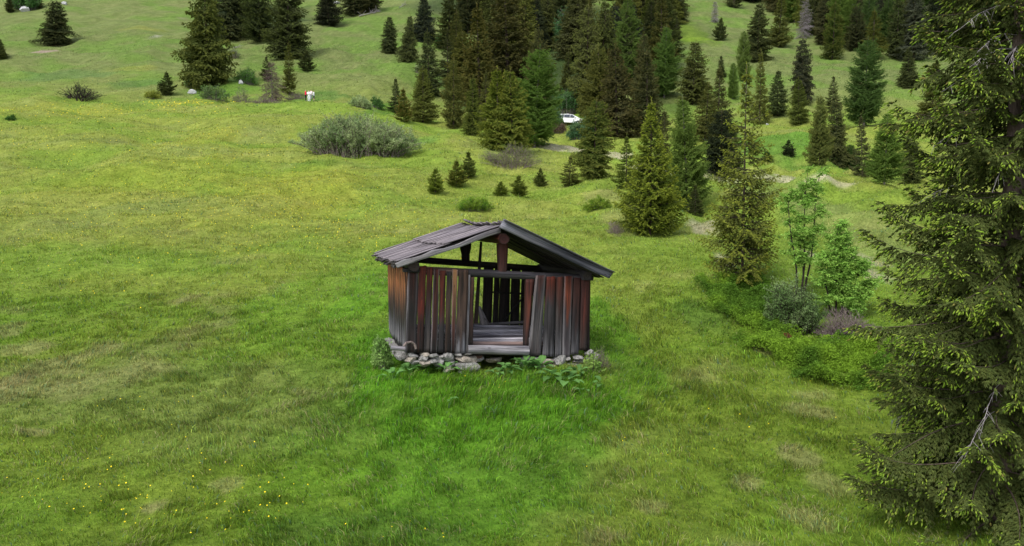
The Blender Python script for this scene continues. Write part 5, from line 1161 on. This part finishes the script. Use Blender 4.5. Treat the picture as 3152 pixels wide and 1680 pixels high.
# ------------------------------------------------------------------ hikers
def person(u, v, h, rz, label, top, legs, hair, longlegs=True, arm='front', skin=(.50, .30, .22), extra=None):
    x, y, z = at(u, v); k = h / 1.75
    t = empty('person', (x, y, z), rz, (k, k, k)); tag(t, label, 'person', 'hikers standing together on the meadow')
    # joints: facing +Y locally
    J = {'pel': (0, 0, .95, .135), 'ab': (0, .01, 1.12, .125), 'ch': (0, 0, 1.33, .145), 'nk': (0, .01, 1.47, .055), 'hd': (0, .025, 1.60, .085), 'ht': (0, .03, 1.69, .07)}
    bm = bmesh.new(); vs = {}; rad = {}
    def V(n, p, r): vs[n] = bm.verts.new(p); rad[n] = r
    for n, (a, b, c, r) in J.items(): V(n, (a, b, c), r)
    E_ = [('pel', 'ab'), ('ab', 'ch'), ('ch', 'nk'), ('nk', 'hd'), ('hd', 'ht')]
    for s, sn in ((-1, 'l'), (1, 'r')):
        V('hip' + sn, (s * .10, 0, .88), .095); V('kn' + sn, (s * .12, .02, .50), .06); V('an' + sn, (s * .12, -.02, .09), .04); V('to' + sn, (s * .13, .15, .035), .035)
        V('sh' + sn, (s * .19, 0, 1.40), .06); 
        if arm == 'front': V('el' + sn, (s * .25, .05, 1.12), .042); V('wr' + sn, (s * .12, .26, 1.10), .03); hd = Vector((s * .06, .33, 1.10)); dirn = Vector((-s * .5, .6, .05))
        else: V('el' + sn, (s * .27, -.03, 1.12), .042); V('wr' + sn, (s * .28, .05, .86), .03); hd = Vector((s * .28, .08, .78)); dirn = Vector((0, .15, -1))
        V('pa' + sn, tuple(hd), .032); E_ += [('pel', 'hip' + sn), ('hip' + sn, 'kn' + sn), ('kn' + sn, 'an' + sn), ('an' + sn, 'to' + sn), ('ch', 'sh' + sn), ('sh' + sn, 'el' + sn), ('el' + sn, 'wr' + sn), ('wr' + sn, 'pa' + sn)]
        dirn.normalize(); side = dirn.cross(Vector((s, 0, .3))).normalized()
        for i, (o_, L) in enumerate(((-.03, .06), (-.01, .075), (.01, .07), (.03, .055))):
            a = hd + side * o_ + dirn * .03; V('f%d' % i + sn, tuple(a + dirn * L * .5), .009); V('g%d' % i + sn, tuple(a + dirn * L + Vector((0, .012, 0))), .008); E_ += [('pa' + sn, 'f%d' % i + sn), ('f%d' % i + sn, 'g%d' % i + sn)]
        V('th' + sn, tuple(hd - side * .045 + dirn * .01), .010); V('ti' + sn, tuple(hd - side * .06 + dirn * .04), .009); E_ += [('pa' + sn, 'th' + sn), ('th' + sn, 'ti' + sn)]
    for a, b in E_: bm.edges.new((vs[a], vs[b]))
    me = bpy.data.meshes.new('tmp'); names = list(vs); bm.verts.index_update(); idx = {n: vs[n].index for n in names}; bm.to_mesh(me); bm.free()
    o = bpy.data.objects.new('tmp', me); COL.objects.link(o); md = o.modifiers.new('s', 'SKIN'); sv = me.skin_vertices[0].data
    for n in names: sv[idx[n]].radius = (rad[n], rad[n] * (.8 if n in ('pel', 'ab', 'ch') else 1)); sv[idx[n]].use_root = (n == 'pel')
    sb = o.modifiers.new('b', 'SUBSURF'); sb.levels = 1; bpy.context.view_layer.update()
    dg = bpy.context.evaluated_depsgraph_get(); em = bpy.data.meshes.new_from_object(o.evaluated_get(dg)); bpy.data.objects.remove(o)
    bm = bmesh.new(); bm.from_mesh(em)
    # face: nose, brow, chin, ears by nudging and small additions
    for v in bm.verts:
        c = v.co
        if c.z > 1.52 and c.y > .07 and abs(c.x) < .02 and 1.57 < c.z < 1.62: c.y += .018
        if 1.60 < c.z < 1.63 and .02 < abs(c.x) < .05 and c.y > .06: c.y -= .008
        if abs(c.x) > .07 and 1.57 < c.z < 1.63 and abs(c.y - .02) < .03: c.x *= 1.15
    em2 = bpy.data.meshes.new('body'); bm.to_mesh(em2); bm.free(); em2.polygons.foreach_set('use_smooth', [True] * len(em2.polygons))
    body = obj('body', em2, simple('skin', skin, .6, .1), t)
    def shell(name, test, mat, grow=.014):
        bm = bmesh.new(); bm.from_mesh(em2); bm.normal_update(); kill = [f for f in bm.faces if not test(f.calc_center_median())]; bmesh.ops.delete(bm, geom=kill, context='FACES')
        for v in bm.verts: v.co += v.normal * grow
        if len(bm.faces):
            me = bpy.data.meshes.new(name); bm.to_mesh(me); me.polygons.foreach_set('use_smooth', [True] * len(me.polygons)); obj(name, me, mat, t)
        bm.free()
    shell('jacket', lambda c: .90 < c.z < 1.47 and not (arm == 'front' and c.y > .24) and not (abs(c.x) > .22 and c.z < .93), simple('jacket_cloth', top, .8, .08), .022)
    lo = .10 if longlegs else .48
    shell('trousers', lambda c: lo < c.z < .96 and abs(c.x) < .22, simple('trouser_cloth', legs, .8, .1), .018)
    shell('shoes', lambda c: c.z < .09, simple('shoe_leather', (.25, .23, .2), .7), .010)
    shell('hair', lambda c: c.z > 1.60 and (c.y < .06 or c.z > 1.68), simple('hair', hair, .8), .012)
    return t
person(941, 311, 1.78, math.radians(-75), 'person in a bright red jacket and black trousers, leftmost of the hikers', (.70, .02, .07), (.01, .01, .015), (.45, .35, .2))
person(951.5, 313, 1.80, math.radians(190), 'person all in white facing the camera, holding something dark, in the middle of the hikers', (.82, .82, .84), (.78, .80, .84), (.42, .32, .2))
person(958.5, 305, 1.66, math.radians(160), 'person in a pale pink top standing behind the others', (.80, .66, .70), (.25, .27, .28), (.08, .06, .05))
person(966.5, 311, 1.80, math.radians(100), 'person in a white shirt and dark shorts, rightmost of the hikers', (.82, .82, .84), (.04, .035, .06), (.03, .025, .025), longlegs=False)

# ------------------------------------------------------------------ grass
def grass():
    r = np.random.default_rng(21); Vs = []; F3 = []; F4 = []; Cs = []; nv = 0
    shells = [(7.6, 12, 1900, .0085, .13), (12, 17, 1200, .011, .14), (17, 24, 680, .015, .15), (24, 36, 300, .023, .17), (36, 60, 85, .038, .20), (60, 100, 26, .06, .24), (100, 190, 6, .11, .30)]
    hxy = None
    for (y0, y1, dens, wd, ht) in shells:
        sm = .80; n = int(dens * sm * (y1 ** 2 - y0 ** 2)); y = np.sqrt(r.uniform(y0 ** 2, y1 ** 2, n)); x = r.uniform(-sm, sm, n) * y
        hx, hy = hut_local(x, y); inside = (hx > -2.15) & (hx < 2.35) & (hy > -.12) & (hy < 3.0); door = (hx > -.6) & (hx < .8) & (hy < .0)
        x, y = x[~inside], y[~inside]; n = len(x)
        cl = fbm(x / .35, y / .35, 5, 3); tuft = sstep(.35, .75, cl); big = fbm(x / 1.8, y / 1.8, 15, 3)
        keep = r.random(n) < .35 + .75 * tuft; x, y, cl, tuft, big = x[keep], y[keep], cl[keep], tuft[keep], big[keep]; n = len(x)
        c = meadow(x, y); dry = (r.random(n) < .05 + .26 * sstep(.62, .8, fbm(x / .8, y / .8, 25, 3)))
        hx, hy = hut_local(x, y); lush = np.exp(-((hx / 3.6) ** 2 + ((hy + 1.2) / 2.6) ** 2)); 
        h = ht * .70 * (.6 + .6 * tuft) * (.6 + .8 * big) * r.uniform(.5, 1.4, n) * (1 + 1.2 * lush)
        c = c * 1.15 * np.exp(r.normal(size=(n, 1)) * .33) * (1 + .25 * (r.random((n, 1)) - .5) * np.array([1.5, 0, -1]))
        c[dry] = c[dry] * .3 + TAN * r.uniform(.6, 1.5, (dry.sum(), 1)) * .75
        bl = r.random(n) < .03; c[bl] = np.array([.13, .22, .10]) * r.uniform(.7, 1.2, (bl.sum(), 1))
        w = wd * r.uniform(.6, 1.4, n); w[bl] *= 2.0; h[bl] *= .8
        wa = fbm(x / 2.5, y / 2.5, 35, 2) * 9; la = wa + r.normal(size=n) * 1.1; ln = np.abs(r.normal(size=n)) * .45 + .18; ln[dry] += .35
        d = np.stack([np.cos(la), np.sin(la)], 1); fa = r.uniform(0, 3.14, n); s = np.stack([np.cos(fa), np.sin(fa)], 1)
        z = terr(x, y) - .01; B = np.stack([x, y, z], 1); S = np.concatenate([s, np.zeros((n, 1))], 1) * (w * .5)[:, None]; D = np.concatenate([d, np.zeros((n, 1))], 1)
        hz = np.array([0, 0, 1.]); M = B + D * (h * ln * .35)[:, None] + hz * (h * .6)[:, None]; T = B + D * (h * ln * 1.2)[:, None] + hz * (h * (1 - .25 * ln))[:, None]
        if y1 <= 24:
            V = np.stack([B - S, B + S, M + S * .8, M - S * .8, T], 1).reshape(-1, 3); b = (np.arange(n) * 5)[:, None] + nv
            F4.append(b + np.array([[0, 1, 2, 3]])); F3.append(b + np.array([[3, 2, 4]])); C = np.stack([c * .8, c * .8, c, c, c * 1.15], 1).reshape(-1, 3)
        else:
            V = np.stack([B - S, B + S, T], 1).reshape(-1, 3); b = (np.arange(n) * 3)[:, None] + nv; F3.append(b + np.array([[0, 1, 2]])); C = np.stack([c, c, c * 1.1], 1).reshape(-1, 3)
        Vs.append(V); Cs.append(C); nv += len(V)
    V = np.concatenate(Vs); C = np.concatenate(Cs); C = np.concatenate([C, np.ones((len(C), 1))], 1)
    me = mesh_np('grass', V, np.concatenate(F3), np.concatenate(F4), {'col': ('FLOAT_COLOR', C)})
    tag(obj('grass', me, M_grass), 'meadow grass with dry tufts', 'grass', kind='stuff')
grass()
def flowers():
    r = np.random.default_rng(31); X = []; Y = []; S = []; 
    def add(u, v, wu, hv, n, s):
        for k in range(n):
            uu = u + r.normal() * wu / 2.2; vv = v + r.normal() * hv / 2.2
            if vv > 1690 or vv < 300: continue
            X.append(uu); Y.append(vv); S.append(s)
    add(250, 1540, 480, 150, 70, .012); add(600, 1500, 420, 160, 30, .012); add(350, 1250, 500, 200, 24, .012); add(760, 1560, 200, 120, 24, .012); add(1400, 1640, 400, 60, 9, .012); add(2050, 1300, 500, 260, 24, .012); add(1480, 1190, 200, 50, 10, .013)
    add(480, 560, 560, 200, 700, .024); add(900, 620, 480, 180, 800, .022); add(1150, 700, 300, 120, 260, .02); add(250, 340, 520, 30, 350, .06); add(600, 430, 420, 80, 300, .04); add(560, 318, 180, 10, 160, .08); add(120, 420, 300, 100, 160, .04)
    add(300, 750, 500, 200, 200, .018)
    # project analytically: march on a coarse set
    P = np.array([at(a, b) for a, b in zip(X, Y)]); n = len(P); s = np.array(S) * .8 * r.uniform(.4, 1.4, n); h = .06 + .06 * r.random(n); P[:, 2] += h + .02
    V = []; F = []; m = 6
    a = np.arange(m) * 2 * math.pi / m; nx = r.normal(size=(n, 3)) * .35 + np.array([0, -.5, .9]); nx = nrm(nx); U = nrm(np.cross(nx, r.normal(size=(n, 3)))); W_ = np.cross(nx, U)
    rim = P[:, None] + (U[:, None] * np.cos(a)[None, :, None] + W_[:, None] * np.sin(a)[None, :, None]) * s[:, None, None]; ctr = P - nx * (s * .35)[:, None]
    V = np.concatenate([rim, ctr[:, None]], 1).reshape(-1, 3); b = (np.arange(n) * (m + 1))[:, None]; F = np.concatenate([b + np.array([[i, (i + 1) % m, m]]) for i in range(m)])
    tag(obj('yellow_flowers', mesh_np('yellow_flowers', V, F), simple('petal_yellow', (.80, .62, .02), .5, .1), None), 'yellow meadow flowers sprinkled through the grass', 'flowers', kind='stuff')
flowers()
